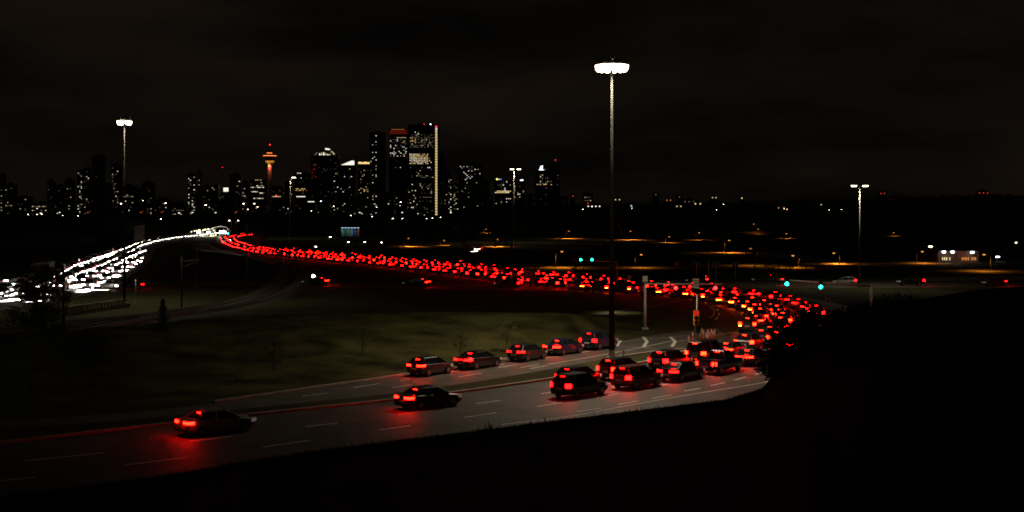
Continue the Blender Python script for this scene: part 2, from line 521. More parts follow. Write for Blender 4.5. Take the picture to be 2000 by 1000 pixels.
for p, q in (((590,774),(642,767)),((690,757),(742,749)),((782,743),(800,740)),((810,737),(830,734)),((863,729),(906,722)),((940,718),(985,711)),((765,757),(806,751)),((896,736),(940,729)),((973,718),(1010,712)),((1016,718),(1052,712)),((1035,720),(1068,714)),((1032,703),(1060,699))):
    stroke(p, q, 0.15, road_ramp, 0.013)
poly_line([(1035,704),(1100,694),(1180,681)], 0.13, road_ramp, 0.013)
poly_line([(1070,711),(1150,698),(1260,677),(1320,664)], 0.14, road_ramp, 0.013)
poly_line([(1212,668),(1260,662),(1310,658),(1400,650)], 0.13, road_ramp, 0.013)
poly_line([(1196,676),(1250,678),(1305,681)], 0.13, road_ramp, 0.013)
for p, q in (((1256,658),(1264,667)),((1264,667),(1257,677)),((1309,658),(1319,667)),((1319,667),(1312,677)),((1204,676),(1212,665))):
    stroke(p, q, 0.34, road_ramp, 0.018, 'chevron')
poly_line([(1320,668),(1380,657),(1440,648),(1500,640)], 0.12, road_main, 0.021, 'guide_line')
poly_line([(1400,690),(1440,668),(1470,662),(1500,668)], 0.12, road_main, 0.021, 'guide_line')

# kerbs: real steps along the median
def kerb(pts, name='kerb'):
    smp = spline([W(*p, 0) for p in pts], 3.0); mb = MB(); vs = []
    for p, t in smp:
        n = Vector((-t.y, t.x, 0)).normalized()
        for off, z in ((0, 0), (0, .14), (.28, .15), (.28, 0)):
            vs.append(p + n * off + Vector((0, 0, z)))
    mb.add(vs, [(i*4+k, i*4+k+1, i*4+k+5, i*4+k+4) for i in range(len(smp) - 1) for k in range(3)])
    o = mb.build(name, 'concrete'); o['kind'] = 'structure'
    return o
kerb([(0,868),(250,839),(500,811),(750,785),(900,767),(1100,738),(1250,711),(1345,686),(1400,668)])
kerb([(1190,702),(1290,687),(1360,682),(1400,672)])
kerb([(420,787),(600,761),(800,732),(1000,701),(1190,669)])
# corner path under its lamp beside the mast
ribbon('corner_path', [(1120,622),(1200,611),(1290,597),(1330,588)], [(1120,617),(1200,606),(1290,594),(1330,585)], 'asphalt_old', 0.01)

# ---------------------------------------------------------------- light masts and lamps
def high_mast(u, v, vtop, label, n_lum, ring, pole_r, seg=10, lum=0.38, watts=5000):
    base = W(u, v)
    H = (v - vtop) / FOC * base.y
    t = thing('high_mast_light', label, 'light mast', base)
    MB().lathe([(pole_r * 1.9, 0), (pole_r * 1.9, 0.25), (pole_r * 1.15, 0.3), (pole_r, 0.9)], 12).build('base_flange', 'concrete', t)
    pb = MB(); pb.lathe([(pole_r, .3), (pole_r * .72, H * .3), (pole_r * .46, H * .62), (pole_r * .30, H + .4)], 16)
    pb.build('pole', 'mast_steel', t, True)
    rb = MB()
    for k in range(24):
        a0, a1 = 2*PI*k/24, 2*PI*(k+1)/24
        rb.tube((ring*math.cos(a0), ring*math.sin(a0), H + .2), (ring*math.cos(a1), ring*math.sin(a1), H + .2), .06, .06, 6)
    for k in range(4):
        a = PI * k / 2 + .4
        rb.tube((0, 0, H + .3), (ring*math.cos(a), ring*math.sin(a), H + .2), .05, .05, 6)
    rb.build('ring', 'galvanised', t)
    MB().lathe([(.3, H + .25), (.34, H + .5), (.2, H + .75), (.05, H + .8)], 12).build('cap', 'galvanised', t)
    hood = MB().lathe([(lum * .98, -.02), (lum * .92, .22), (lum * .5, .46), (.1, .52)], 14).mesh('hood', 'galvanised', True)
    bowl = MB().lathe([(.03, -.62), (lum * .5, -.56), (lum * .85, -.34), (lum * .93, -.04)], 14).mesh('bowl', 'lamp_white', True)
    for k in range(n_lum):
        a = 2 * PI * (k + .5) / n_lum
        lo = bpy.data.objects.new('luminaire', hood); COL.objects.link(lo); lo.parent = t
        lo.location = ((ring + lum) * math.cos(a), (ring + lum) * math.sin(a), H)
        bo = bpy.data.objects.new('lamp_bowl', bowl); COL.objects.link(bo); bo.parent = lo
        if k % (n_lum // 4) == 0:
            light('bulb', 'SPOT', (0, 0, -.74), watts, (1.0, .88, .62), lo, (0, 0, 0), .3, 2.8, 1.0)
    return t, H
high_mast(1195, 703, 127, 'tall dark light mast with a glowing ring of lamps between the two near roads', 12, 0.80, 0.28)
high_mast(243, 596, 236, 'tall light mast with a bright white crown on the left, beside the approach road', 4, 0.45, 0.2, lum=0.36, watts=2000)

def arm_lamp(u, v, vtop, label, arms, m='lamp_white', head=.42, arm=1.4, r=.16, d=None, spot=None, grp=None, pm='lamp_pole'):
    base = W(u, v) if d is None else Vector((ux(u, d), d, 0))
    if d is not None and u > 870 and d > 1150: base.z = far_hill_z(u, d)
    H = (CAM_H - (vtop - HOR) / FOC * base.y) - base.z
    t = thing('street_lamp', label, 'street lamp', base, group=grp)
    pb = MB(); pb.tube((0,0,0), (0,0,.4), r*1.5, r*1.4, 10); pb.tube((0,0,.4), (0,0,H), r, r*.55, 10)
    pb.build('pole', pm, t, True)
    for s in arms:
        ab = MB(); ab.tube((0,0,H - .1), (s*arm*.5, 0, H + .16), r*.5, r*.42, 8); ab.tube((s*arm*.5, 0, H + .16), (s*arm, 0, H + .2), r*.42, r*.4, 8)
        ab.build('arm', pm, t, True)
        hb = MB(); x0, x1 = s*arm - head, s*arm + head
        hb.hexa([(x0,-.18,H+.16),(x1,-.22,H+.16),(x1,.22,H+.16),(x0,.18,H+.16)], [(x0,-.1,H+.34),(x1,-.12,H+.30),(x1,.12,H+.30),(x0,.1,H+.34)])
        ho = hb.build('lamp_head', 'galvanised', t)
        lb = MB(); lb.hexa([(x0*.98+.02,-.10,H-.06),(x1*.98,-.12,H-.04),(x1*.98,.12,H-.04),(x0*.98+.02,.10,H-.06)], [(x0,-.17,H+.155),(x1,-.21,H+.155),(x1,.21,H+.155),(x0,.17,H+.155)])
        lb.build('lens', m, ho)
        if spot:
            e, c, sz = spot
            light('bulb', 'SPOT', (s*arm, 0, H - .12), e, c, t, (0,0,0), .15, sz, .8)
    return t
arm_lamp(1679, 562, 364, 'twin-armed tall street lamp glowing on the right behind the green signals', (-1, 1), 'lamp_white', .45, 1.0, .15, spot=(1800, (1, .88, .62), 2.8))
arm_lamp(1004, 470, 331, 'twin-armed bright street lamp in front of the right end of the skyline', (-.4, 1.0), 'lamp_small', .8, 2.0, .35, d=560, spot=(3000, (1, .85, .55), 2.6))
arm_lamp(567, 455, 347, 'single-armed bright street lamp right of the observation tower', (1,), 'lamp_small', .9, 1.6, .4, d=640, spot=(3000, (1, .85, .55), 2.6))
SOD = (1.0, 0.30, 0.035)
# (column, distance, top row, spot energy, arm side, words)
for u, d, vt, e, s, words in (
    (1105,640,452,9000,1,'amber street lamp standing right of the twin-armed lamp, behind the green signals'),
    (1300,560,463,9000,1,'amber street lamp on the dark field right of the tall mast'),
    (1359,610,455,9000,1,'amber street lamp between the red signals and the far hill, second right of the mast'),
    (1477,820,438,6000,-1,'small amber street lamp high on the slope, left one of a close pair'),
    (1486,760,448,6000,-1,'small amber street lamp low on the slope, right one of a close pair'),
    (1542,640,457,8000,-1,'amber street lamp over the lit street left of the tall right lamp'),
    (1740,700,455,6000,1,'lone amber street lamp right of the tall twin-armed lamp'),
    (944,800,448,9000,1,'amber street lamp over the tree-lined street left of the twin-armed lamp'),
    (860,520,470,9000,1,'amber street lamp over the orange-lit street below the tallest tower'),
    (980,500,468,8000,-1,'amber street lamp behind the parked car with shining headlamps'),
    (1085,318,492,9500,1,'amber street lamp over the orange-lit verge left of the green signals'),
    (1240,318,498,7000,1,'amber street lamp over the dark verge right of the tall mast'),
    (1415,430,470,7000,1,'amber street lamp above the lane control signs'),
    (1561,318,500,8500,-1,'slim street lamp behind the left green signal on the right arm'),
    (1640,340,495,8000,-1,'amber street lamp left of the tall twin-armed lamp, low on the verge'),
    (1790,345,492,8000,1,'amber street lamp over the far street right of the tall twin-armed lamp'),
    (1935,300,498,7000,-1,'amber street lamp near the right end of the far street'),
    (1478,330,486,5000,-1,'amber street lamp beside the orange-lit tree'),
    (790,500,466,6000,1,'amber street lamp at the left end of the orange-lit street'),
    (1225,610,452,7000,1,'amber street lamp over the upper lit street right of the mast')):
    arm_lamp(u, 0, vt, words, (s,), 'lamp_sodium', .26, 1.5, .13, d=d, spot=(e * .8, SOD, 2.9), pm='mast_steel')
# white lamps of the streets in front of the city: (column, row, distance, head size, material)
NEAR_CITY = [(240,398,900,1.0),(277,392,1250,.6),(327,397,900,1.0),(398,401,850,1.0),(479,398,900,1.0),(481,409,1000,.7),(500,398,920,.9),(500,404,1050,.9),
    (57,419,1300,.9),(70,419,1300,1.0),(84,419,1300,.9),(606,412,1300,.7),(630,393,950,.6),(649,403,1200,.7),(688,421,1150,.8),(724,423,1100,1.0),(738,405,1400,.8),
    (780,395,1100,1.3),(770,427,1100,.9),(783,427,1150,.8),(836,427,1200,.7),(842,426,1250,.7),(863,425,1250,.8),(120,421,1200,.6),(155,422,1250,.6),(311,428,900,.7),(452,431,750,.8),(461,431,760,.6)]
for k, (u, v, d, hd) in enumerate(NEAR_CITY):
    arm_lamp(u, 0, v, f'white street lamp at the foot of the skyline, {ordinal(sorted(NEAR_CITY).index((u, v, d, hd)) + 1)} from the left', (1 if k % 2 else -1,),
             'lamp_cool' if k in (9, 17, 12) else 'lamp_small', hd * .55, 1.2, .16, d=d)
for k, (u, v, d, hd) in enumerate(((1136,409,1000,.5),(1155,404,1500,.5),(1233,407,1500,.5),(1398,410,1450,.5),(1412,399,1600,.5),(1530,408,1450,.5),(1536,409,1460,.5),(1618,410,1450,.5),(1642,409,1460,.5),(1908,395,1700,.5),(612,482,480,.5),(641,463,560,.6),(676,473,520,.5),(708,473,530,.5),(741,474,540,.5),(1838,498,420,.5),(1980,474,520,.5))):
    arm_lamp(u, 0, v, f'small white street lamp on the dark slopes, {ordinal(sorted([1136,1155,1233,1398,1412,1530,1536,1618,1642,1908,612,641,676,708,741,1838,1980]).index(u) + 1)} from the left', (1,), 'lamp_small', hd * .6, .9, .11, d=d)
# ball lamp on the cross street
t = thing('globe_lamp', 'blue-white globe lamp on a short post beside the cross street', 'street lamp', W(612, 557))
MB().tube((0,0,0), (0,0,1.35), .09, .07, 10).build('post', 'dark_steel', t)
MB().lathe([(.04,1.3),(.2,1.38),(.3,1.55),(.3,1.68),(.2,1.85),(.04,1.93)], 14).build('globe', 'lamp_cool', t, True)
# low path lamp at the corner
t = thing('path_lamp', 'low post lamp lighting the corner path behind the tall mast', 'path lamp', W(1206, 611))
pb = MB(); pb.tube((-.7,0,0), (-.7,0,3.3), .07, .05, 10); pb.tube((-.7,0,3.25), (0,0,3.35), .04, .04, 6); pb.build('post', 'dark_steel', t)
MB().lathe([(.22,3.2),(.24,3.26),(.08,3.4),(.03,3.42)], 12).build('cap', 'dark_steel', t)
light('bulb', 'SPOT', (0,0,3.12), 520, (1.0,.88,.55), t, (0,0,0), .06, 2.2, .9)

# ---------------------------------------------------------------- the city
CD = 3500.0
RND = random.Random(31)
SKY = []
def building(u0, u1, vt, label, D=CD, m='tower_glass', steps=(), name='office_tower', depth=None):
    """box tower; steps = [(inset fraction left, right, top row)] for narrower upper storeys"""
    x0, x1 = ux(u0, D), ux(u1, D); w = x1 - x0
    t = thing(name, label, 'building', ((x0 + x1) / 2, D, 0))
    dp = depth or max(18, min(48, w * .9))
    zt = CAM_H - (vt - HOR) / FOC * D
    b = MB(); b.box(-w/2, w/2, 0, dp, 0, zt)
    b.box(-w/2 - .3, w/2 + .3, -.3, dp + .3, zt, zt + 1.0)
    b.build('wall', m, t)
    zl = zt + 1.0
    for a, c, v in steps:
        z2 = CAM_H - (v - HOR) / FOC * D
        MB().box(-w/2 + a*w, w/2 - c*w, 1.5, dp - 1.5, zl - .1, z2).build('upper_storey', m, t)
        zl = z2
    rb = MB(); rx = -w * .2
    rb.box(rx, rx + w * .35, dp * .3, dp * .7, zl - .05 if steps else zt + .95, (zl if steps else zt + 1) + 3.5)
    rb.build('plant_room', 'tower_concrete', t)
    return t, w, zt
def panes(t, cells, parts=None):
    """cells: list of (x0, x1, z0, z1, material) proud of the front wall"""
    by = {}
    for x0, x1, z0, z1, m in cells:
        by.setdefault(m, MB()).box(x0, x1, -.25, -.004, z0, z1)
    for m, b in by.items():
        b.build('lit_window', m, t, kind='stuff')
MIX_A = ['win_bright', 'win_warm', 'win_dim', 'win_dim', 'win_faint', 'win_faint', 'win_warm', 'win_faint']
MIX_B = ['win_bright', 'win_bright', 'win_warm', 'win_dim', 'win_cool', 'win_faint', 'win_faint']
def scatter(w, z0, z1, p, mix=MIX_A, bay=4.3, fl=3.9, size=(2.3, 1.6), row_p=0.0, mrow='win_dim', margin=1.5, xr=None):
    cells = []; p *= .85
    n = int((w - 2 * margin) / bay); nf = int((z1 - z0) / fl)
    for j in range(nf):
        z = z0 + j * fl + .8
        row = RND.random() < row_p
        for i in range(n):
            x = -w/2 + margin + i * bay + (bay - size[0]) / 2
            if xr and not (xr[0] <= (x + w/2) / w <= xr[1]): continue
            if row and RND.random() < .75: cells.append((x, x + size[0] * 1.1, z, z + size[1], mrow if RND.random() < .6 else 'win_warm'))
            elif RND.random() < p: cells.append((x, x + size[0] * RND.uniform(.7, 1.3), z, z + size[1], RND.choice(mix)))
    return cells
def vz(v, D=CD): return CAM_H - (v - HOR) / FOC * D

# observation tower
D = CD
t = thing('observation_tower', 'slender observation tower with a floodlit orange shaft top and glowing pod rim', 'tower', (ux(527, D), D, 0))
MB().lathe([(9, 0), (6.8, 12), (5.6, vz(360)), (5.4, vz(320))], 20).build('shaft', 'shaft_concrete', t, True)
MB().lathe([(7.5, vz(319)), (10.6, vz(316.5)), (10.8, vz(314)), (9, vz(313)), (12.5, vz(307)), (16.6, vz(305)), (16.6, vz(303)), (11, vz(301)), (7.5, vz(300)), (7, vz(298)), (2, vz(296.5))], 28).build('pod', 'tower_concrete', t, True)
MB().lathe([(16.4, vz(305)), (16.95, vz(304.9)), (16.95, vz(303.9)), (16.4, vz(303.8))], 28, caps=False).build('rim_light', emit('rim_orange', (1.0, .22, .05), 2.4), t)
MB().lathe([(10.5, vz(316.6)), (11.1, vz(316.4)), (11.1, vz(314.2)), (10.5, vz(314))], 28, caps=False).build('ring_light', emit('ring_amber', (1.0, .42, .05), .55), t)
MB().lathe([(8.3, vz(318.4)), (8.9, vz(318.3)), (8.9, vz(317.4)), (8.3, vz(317.3))], 28, caps=False).build('ring_light', 'ring_amber', t)
for k in range(5):
    a = -PI/2 + (k - 2) * .42
    MB().box(-.9, .9, -.5, .5, vz(299.8), vz(298.2)).build('crown_lamp', 'rim_orange', t, loc=(7.4*math.cos(a), 7.4*math.sin(a), 0))
MB().tube((0,0,vz(297)), (0,0,vz(284)), .9, .45, 8).build('antenna', 'galvanised', t)
MB().lathe([(.2, vz(284)), (1.3, vz(283)), (1.3, vz(282)), (.2, vz(281.4))], 10).build('beacon', 'beacon_red', t)
for dx, dz, e, c, sz in ((-2.5, 322, 3000, (1, .50, .06), .5), (2.5, 323, 2200, (1, .16, .20), .5), (0, 328, 2200, (1, .03, .02), .5)):
    light('floodlight', 'POINT', (dx, -8.6, vz(dz)), e, c, t, size=.6)

# tallest tower with its lit edge strip
t, w, zt = building(797, 858, 244, 'tallest dark glass tower with lit floors and a glowing dotted strip down its right edge', depth=40)
cells = []
def block(u0, u1, v0, v1, p, mix, bay=4.1, fl=3.97, size=(2.4, 1.8)):
    xa, xb = (u0 - 827.5) / FOC * CD, (u1 - 827.5) / FOC * CD
    z = vz(v1)
    while z < vz(v0):
        x = xa
        while x < xb:
            if RND.random() < p: cells.append((x, x + size[0], z, z + size[1], RND.choice(mix)))
            x += bay
        z += fl
block(801, 845, 263, 288, .62, ['win_dim', 'win_dim', 'win_faint', 'win_warm', 'win_dim'])
block(801, 812, 268, 276, .7, ['win_orange', 'win_warm'])
block(810, 817, 256, 262, .6, ['win_bright', 'win_dim'])
block(800, 835, 301, 320, .90, ['win_gold', 'win_gold', 'win_bright', 'win_warm'])
block(835, 843, 303, 318, .3, ['win_gold', 'win_dim'])
block(801, 846, 322, 340, .10, ['win_bright', 'win_warm', 'win_dim'])
block(804, 846, 341, 347, .65, ['win_dim', 'win_warm', 'win_faint'])
block(820, 843, 357, 378, .5, ['win_dim', 'win_faint', 'win_faint', 'win_warm'])
block(798, 815, 350, 400, .16, ['win_dim', 'win_warm', 'win_bright'])
block(820, 843, 383, 386, .95, ['win_dim'])
block(800, 846, 388, 424, .08, ['win_dim', 'win_bright', 'win_faint'])
panes(t, cells)
n = 58
for k in range(n):
    z = vz(426) + (vz(248) - vz(426)) * k / n
    MB().box((850.2-827.5)/FOC*CD, (854.2-827.5)/FOC*CD, -.9, -.3, z, z + 1.9).build('strip_lamp', 'strip_gold' if k < n - 2 else 'win_bright', t)
MB().box((850.5-827.5)/FOC*CD, (853.5-827.5)/FOC*CD, -.9, -.3, vz(247.4), vz(246)).build('beacon', 'beacon_red', t)
MB().box((840-827.5)/FOC*CD, (841.4-827.5)/FOC*CD, 1, 2, zt + 1, zt + 3).build('roof_lamp', 'lamp_cool', t)
MB().box((828-827.5)/FOC*CD, (829-827.5)/FOC*CD, 1, 2, zt + 1, zt + 2.5).build('beacon', 'beacon_red', t)

# red-topped tower
t, w, zt = building(760, 796, 252, 'dark tower with a dim red crown band left of the tallest tower')
MB().box(-w/2 + 1, w/2 - 1, -.4, -.3, vz(262), vz(254.5)).build('crown_band', 'win_darkred', t)
MB().box(-w/2 + 6, w/2 - 8, -.4, -.3, vz(253.2), vz(252.4)).build('crown_line', 'win_orange', t)
panes(t, scatter(w, vz(306), vz(268), .52, MIX_B, bay=4.4) + scatter(w, vz(270), vz(267), .9, ['win_warm'], xr=(.4, .95)) + scatter(w, vz(420), vz(310), .025, MIX_B))
# tall dark slab
t, w, zt = building(722, 751, 259, 'tall black slab tower with few white windows down its left side', m='tower_glass')
panes(t, scatter(w, vz(420), vz(262), .22, MIX_B, xr=(0, .42)))
# dome-crowned tower; its floodlighting is put in as self-glowing arches and panels
t, w, zt = building(607, 660, 304, 'broad dark tower with a self-glowing arched white crown', m='tower_stone')
def arc_pts(cx, rx, z0, rz, a0, a1, n=10): return [(cx + rx * math.cos(a0 + (a1 - a0) * k / n), z0 + rz * math.sin(a0 + (a1 - a0) * k / n)) for k in range(n + 1)]
MB().prism(arc_pts(2, 25, zt + .9, 17, 0, PI, 14), 4, 34).build('dome', 'tower_stone', t)
MB().prism(arc_pts(3, 24, zt + 2, 17.5, PI * .33, PI * .52, 6) + list(reversed(arc_pts(3, 21, zt + 2, 13.5, PI * .36, PI * .52, 6))), 3, 3.9).build('glow_arch', 'win_bright', t)
MB().prism(arc_pts(2, 25, zt + 1, 15, PI * .04, PI * .28, 6) + list(reversed(arc_pts(2, 21, zt + 1, 12, PI * .04, PI * .28, 6))), 3, 3.9).build('glow_arch', emit('crown_glow_green', (.85, .95, .35), .4), t)
MB().prism(arc_pts(-6, 20, zt + 1, 10, PI * .70, PI * .98, 6) + list(reversed(arc_pts(-6, 17, zt + 1, 8, PI * .70, PI * .98, 6))), 3, 3.9).build('glow_arch', 'win_dim', t)
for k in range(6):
    MB().prism([(-14 + k * 5.2, zt + 1.4), (-10.5 + k * 5.2, zt + 1.4), (-11.2 + k * 5.2, zt + 6.5 + 2.5 * math.sin(k * 1.1)), (-13 + k * 5.2, zt + 6 + 2.5 * math.sin(k))], 2.6, 3.6).build('crown_glow_panel', 'win_warm' if k % 2 else emit(f'crown_glow_white_{k}', (1, 1, .82), 1.3), t)
panes(t, scatter(w, vz(420), vz(306), .06, ['win_faint', 'win_dim', 'win_faint']) + scatter(w, vz(350), vz(320), .5, ['win_red', 'win_darkred', 'win_darkred'], xr=(.02, .17)))
# lower shoulder of the dome tower
t, w, zt = building(650, 664, 312, 'narrow stepped block beside the arched crown tower')
panes(t, scatter(w, vz(420), vz(316), .28, MIX_A))
# slanted lit top
t, w, zt = building(664, 692, 323, 'tower with a brightly lit slanted white top')
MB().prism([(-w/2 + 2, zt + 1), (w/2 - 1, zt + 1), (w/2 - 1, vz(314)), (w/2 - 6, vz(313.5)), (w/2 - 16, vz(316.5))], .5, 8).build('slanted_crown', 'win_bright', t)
panes(t, scatter(w, vz(420), vz(325), .13, MIX_B))
# gold crown
t, w, zt = building(699, 723, 321, 'tower with a gold-lit louvred crown')
for k in range(4):
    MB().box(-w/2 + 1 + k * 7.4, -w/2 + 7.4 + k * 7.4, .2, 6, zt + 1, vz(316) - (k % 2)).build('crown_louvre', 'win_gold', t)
panes(t, scatter(w, vz(378), vz(326), .26, ['win_warm', 'win_gold', 'win_dim', 'win_faint']) + scatter(w, vz(372), vz(368), .8, ['win_gold', 'win_orange']) + scatter(w, vz(420), vz(378), .06))
# striped block left of the observation tower
t, w, zt = building(488, 517, 351, 'office block with bright horizontal window bands left of the observation tower')
cells = []
for v, a, b in ((351.5, .35, .75), (363, .45, .8), (366, .05, .9), (374.5, .1, .45), (377, .65, .95), (387.5, .25, .9)):
    x = -w/2 + a * w
    while x < -w/2 + b * w:
        cells.append((x, x + 3.6, vz(v + .6), vz(v - .7), RND.choice(['win_warm', 'win_bright', 'win_dim']))); x += 4.4
panes(t, cells + scatter(w, vz(420), vz(355), .03))
# blocks with lit sign bands
t, w, zt = building(576, 603, 337, 'office block with three lit roof windows and amber mid floors')
panes(t, [(-12 + 4*k, -9.6 + 4*k, vz(338.8), vz(337.6), 'win_bright') for k in range(3)] + scatter(w, vz(349), vz(346), .5, MIX_B) + scatter(w, vz(373), vz(367), .7, ['win_orange', 'win_warm', 'win_gold']) + scatter(w, vz(420), vz(350), .06))
MB().box(-w/2 + 4, w/2 - 9, -.5, -.3, vz(384.8), vz(383.2)).build('lit_band', 'win_bright', t)
t, w, zt = building(531, 550, 364, 'low block with a red-lit roof edge right of the observation tower')
MB().box(-w/2 + 2, w/2 - 2, -.5, -.3, vz(384.6), vz(383.2)).build('lit_band', 'win_warm', t)
MB().box(-3, -.5, -.6, -.3, vz(383), vz(381)).build('roof_sign', 'beacon_red', t)
panes(t, scatter(w, vz(420), vz(366), .09, MIX_A))
t, w, zt = building(599, 616, 391, 'low building with a long white lit fascia below the arched crown tower', D=2600)
MB().box(-w/2 + 2, w/2 - 2, -.5, -.3, vz(394.8, 2600), vz(393.2, 2600)).build('lit_fascia', 'win_bright', t)
# lit cube on a roof
t, w, zt = building(428, 446, 377, 'narrow tower carrying a white glowing cube on its roof')
MB().box(-1, 10, 1, 10, vz(374), vz(366.5)).build('glowing_cube', 'win_bright', t)
MB().tube((-4, 5, zt), (-4, 5, vz(327)), .5, .3, 6).build('antenna', 'dark_steel', t)
MB().box(-4.6, -3.4, 4.4, 5.6, vz(327.4), vz(326.6)).build('beacon', 'beacon_red', t)
panes(t, scatter(w, vz(392), vz(379), .5, ['win_faint', 'win_dim']))
# logo tower
t, w, zt = building(1046, 1080, 333, 'lit office tower with a white flame-shaped roof sign', D=3300)
D3 = 3300
sg = MB().prism([(-10.5, vz(331.8, D3)), (-10.8, vz(328, D3)), (-9.3, vz(325.2, D3)), (-7, vz(323.9, D3)), (-2.6, vz(323.3, D3)), (-4, vz(325.6, D3)), (-3.8, vz(328, D3)), (-4.6, vz(330.4, D3)), (-6.3, vz(331.8, D3))], .2, 1.0)
sg.build('roof_emblem', 'sign_glow', t)
MB().box(-13.2, -.6, .2, 1.0, vz(333, D3), vz(331, D3)).build('sign_bar', 'sign_glow', t)
cells = scatter(w, vz(362, D3), vz(338, D3), .42, ['win_dim', 'win_warm', 'win_dim', 'win_faint', 'win_bright']) + scatter(w, vz(361.5, D3), vz(357.5, D3), .9, ['win_gold', 'win_warm', 'win_bright']) + scatter(w, vz(400, D3), vz(364, D3), .04)
panes(t, cells)
t, w, zt = building(1076, 1094, 319, 'taller dark tower beside the flame-sign tower with a red beacon on top', D=3330)
panes(t, scatter(w, vz(328, D3), vz(325, D3), .9, ['win_warm', 'win_dim']) + scatter(w, vz(337, D3), vz(334, D3), .7, ['win_warm', 'win_dim', 'win_bright']) + scatter(w, vz(362, D3), vz(338, D3), .2, ['win_dim', 'win_faint']))
MB().tube((0,4,zt), (0,4,zt + 8), .35, .2, 6).build('antenna', 'dark_steel', t)
MB().box(-.7, .7, 3.3, 4.7, zt + 7.5, zt + 9).build('beacon', 'beacon_red', t)
# tower with yellow-dot sign
t, w, zt = building(966, 1000, 352, 'mid-rise with two gold-lit floors and a yellow and blue roof sign', D=3300)
MB().prism(arc_pts(-w/2 + 6, 2.5, vz(350, D3), 2.5, 0, 2 * PI * .95, 11), -.4, .4).build('sign_disc', 'sign_yellow', t)
MB().box(-w/2 + 9.2, -w/2 + 13, -.4, .4, vz(350.9, D3), vz(349.4, D3)).build('sign_letter_bar', 'win_cool', t)
MB().box(-w/2 + 13.4, -w/2 + 17, -.4, .4, vz(350.9, D3), vz(349.7, D3)).build('sign_letter_bar', 'sign_blue', t)
cells = []
for v, a, b in ((373.5, .12, .98), (376.2, .02, .9)):
    x = -w/2 + a * w
    while x < -w/2 + b * w - 3:
        cells.append((x, x + 3.4, vz(v + .5, D3), vz(v - .7, D3), RND.choice(['win_gold', 'win_bright', 'win_gold']))); x += 3.9
panes(t, cells + scatter(w, vz(372, D3), vz(353, D3), .2, MIX_B) + scatter(w, vz(405, D3), vz(379, D3), .13, MIX_A))
t, w, zt = building(1002, 1026, 354, 'mid-rise with a white roof sign right of the gold-lit floors', D=3320)
MB().prism([(2, vz(352.5, D3)), (3, vz(350.6, D3)), (8, vz(350.2, D3)), (10.5, vz(350.9, D3)), (9.6, vz(352.6, D3)), (6, vz(353, D3))], -.4, .4).build('roof_sign', 'sign_glow', t)
panes(t, scatter(w, vz(390, D3), vz(357, D3), .12, MIX_B) + scatter(w, vz(386, D3), vz(382, D3), .7, ['win_gold', 'win_orange']))
# plainer blocks of the skyline: (u0, u1, top, density, look, floor-band chance)
BL = [(-30,-8,350,.10,'pale-windowed',0),(0,8,341,.22,'slim',0),(9,28,362,.12,'squat',.05),(30,56,384,.10,'low',0),(60,96,398,.16,'long low',.2),(92,104,354,.14,'slim',0),(106,124,362,.10,'plain',0),
      (126,142,352,.10,'dim',0),(150,162,334,.34,'brightly dotted',0),(163,178,329,.16,'tall plain',0),(179,200,304,.03,'tall dim',0),(202,216,360,.12,'plain',0),(217,234,322,.20,'tall lit-cornered',0),
      (236,262,364,.08,'wide',.06),(264,284,372,.07,'low',0),(276,298,358,.22,'faintly gridded',.1),(300,330,390,.10,'low',.1),(334,362,396,.12,'low wide',.2),(366,382,340,.42,'slim bright',.06),(383,392,336,.05,'dark slim',0),
      (396,412,366,.12,'plain',0),(412,427,362,.10,'plain',0),(448,470,342,.06,'dim tall',0),(472,486,358,.26,'slim dotted',0),(551,572,372,.12,'squat',.05),(556,566,356,.10,'slim',0),
      (618,640,400,.10,'low',0),(640,668,372,.10,'plain',0),(668,690,366,.12,'plain',0),(690,712,384,.10,'low',.05),(724,744,366,.09,'squat',0),(745,770,380,.09,'low wide',.05),(772,796,362,.03,'dark',0),
      (860,868,300,.04,'dark slim',0),(866,880,334,.07,'dim',0),(874,884,344,.42,'slim bright',.05),(882,897,360,.22,'amber-lit',.15),(897,943,321,.10,'wide dark',0),(944,956,352,.05,'dark slim',0),(930,962,382,.05,'low dark',0),
      (1028,1046,380,.06,'low',0),(1094,1110,384,.05,'low',0),(1140,1158,378,.12,'low banded',.5)]
BL.sort()
for i, (a, b, vt, p, look, rp) in enumerate(BL):
    D2 = CD + RND.uniform(-260, 260) if vt < 395 else 2700 + RND.uniform(-150, 150)
    t, w, zt = building(a, b, vt, f'{look} dark block, {ordinal(i + 1)} of the plain skyline blocks from the left', D=D2,
                        m=RND.choice(['tower_glass', 'tower_stone', 'tower_concrete']), name='city_block', steps=[(.2, .25, vt - 3)] if RND.random() < .35 else ())
    mix = MIX_B if 'bright' in look or 'dotted' in look else MIX_A
    if look == 'wide dark':
        cl = scatter(w, vz(352, D2), vz(323, D2), .28, MIX_B) + scatter(w, vz(358, D2), vz(355, D2), .4, ['win_dim', 'win_warm']) + scatter(w, vz(420, D2), vz(360, D2), .05, MIX_A)
    else:
        cl = scatter(w, max(3, vz(424, D2)), zt - 3, p, mix, row_p=rp)
    if RND.random() < .35: cl += [(0, 2.6, 6, 8, 'win_orange'), (5, 7, 9, 10.6, 'win_red')] if RND.random() < .3 else [(0, 4, 6, 8, 'win_bright')]
    panes(t, cl)
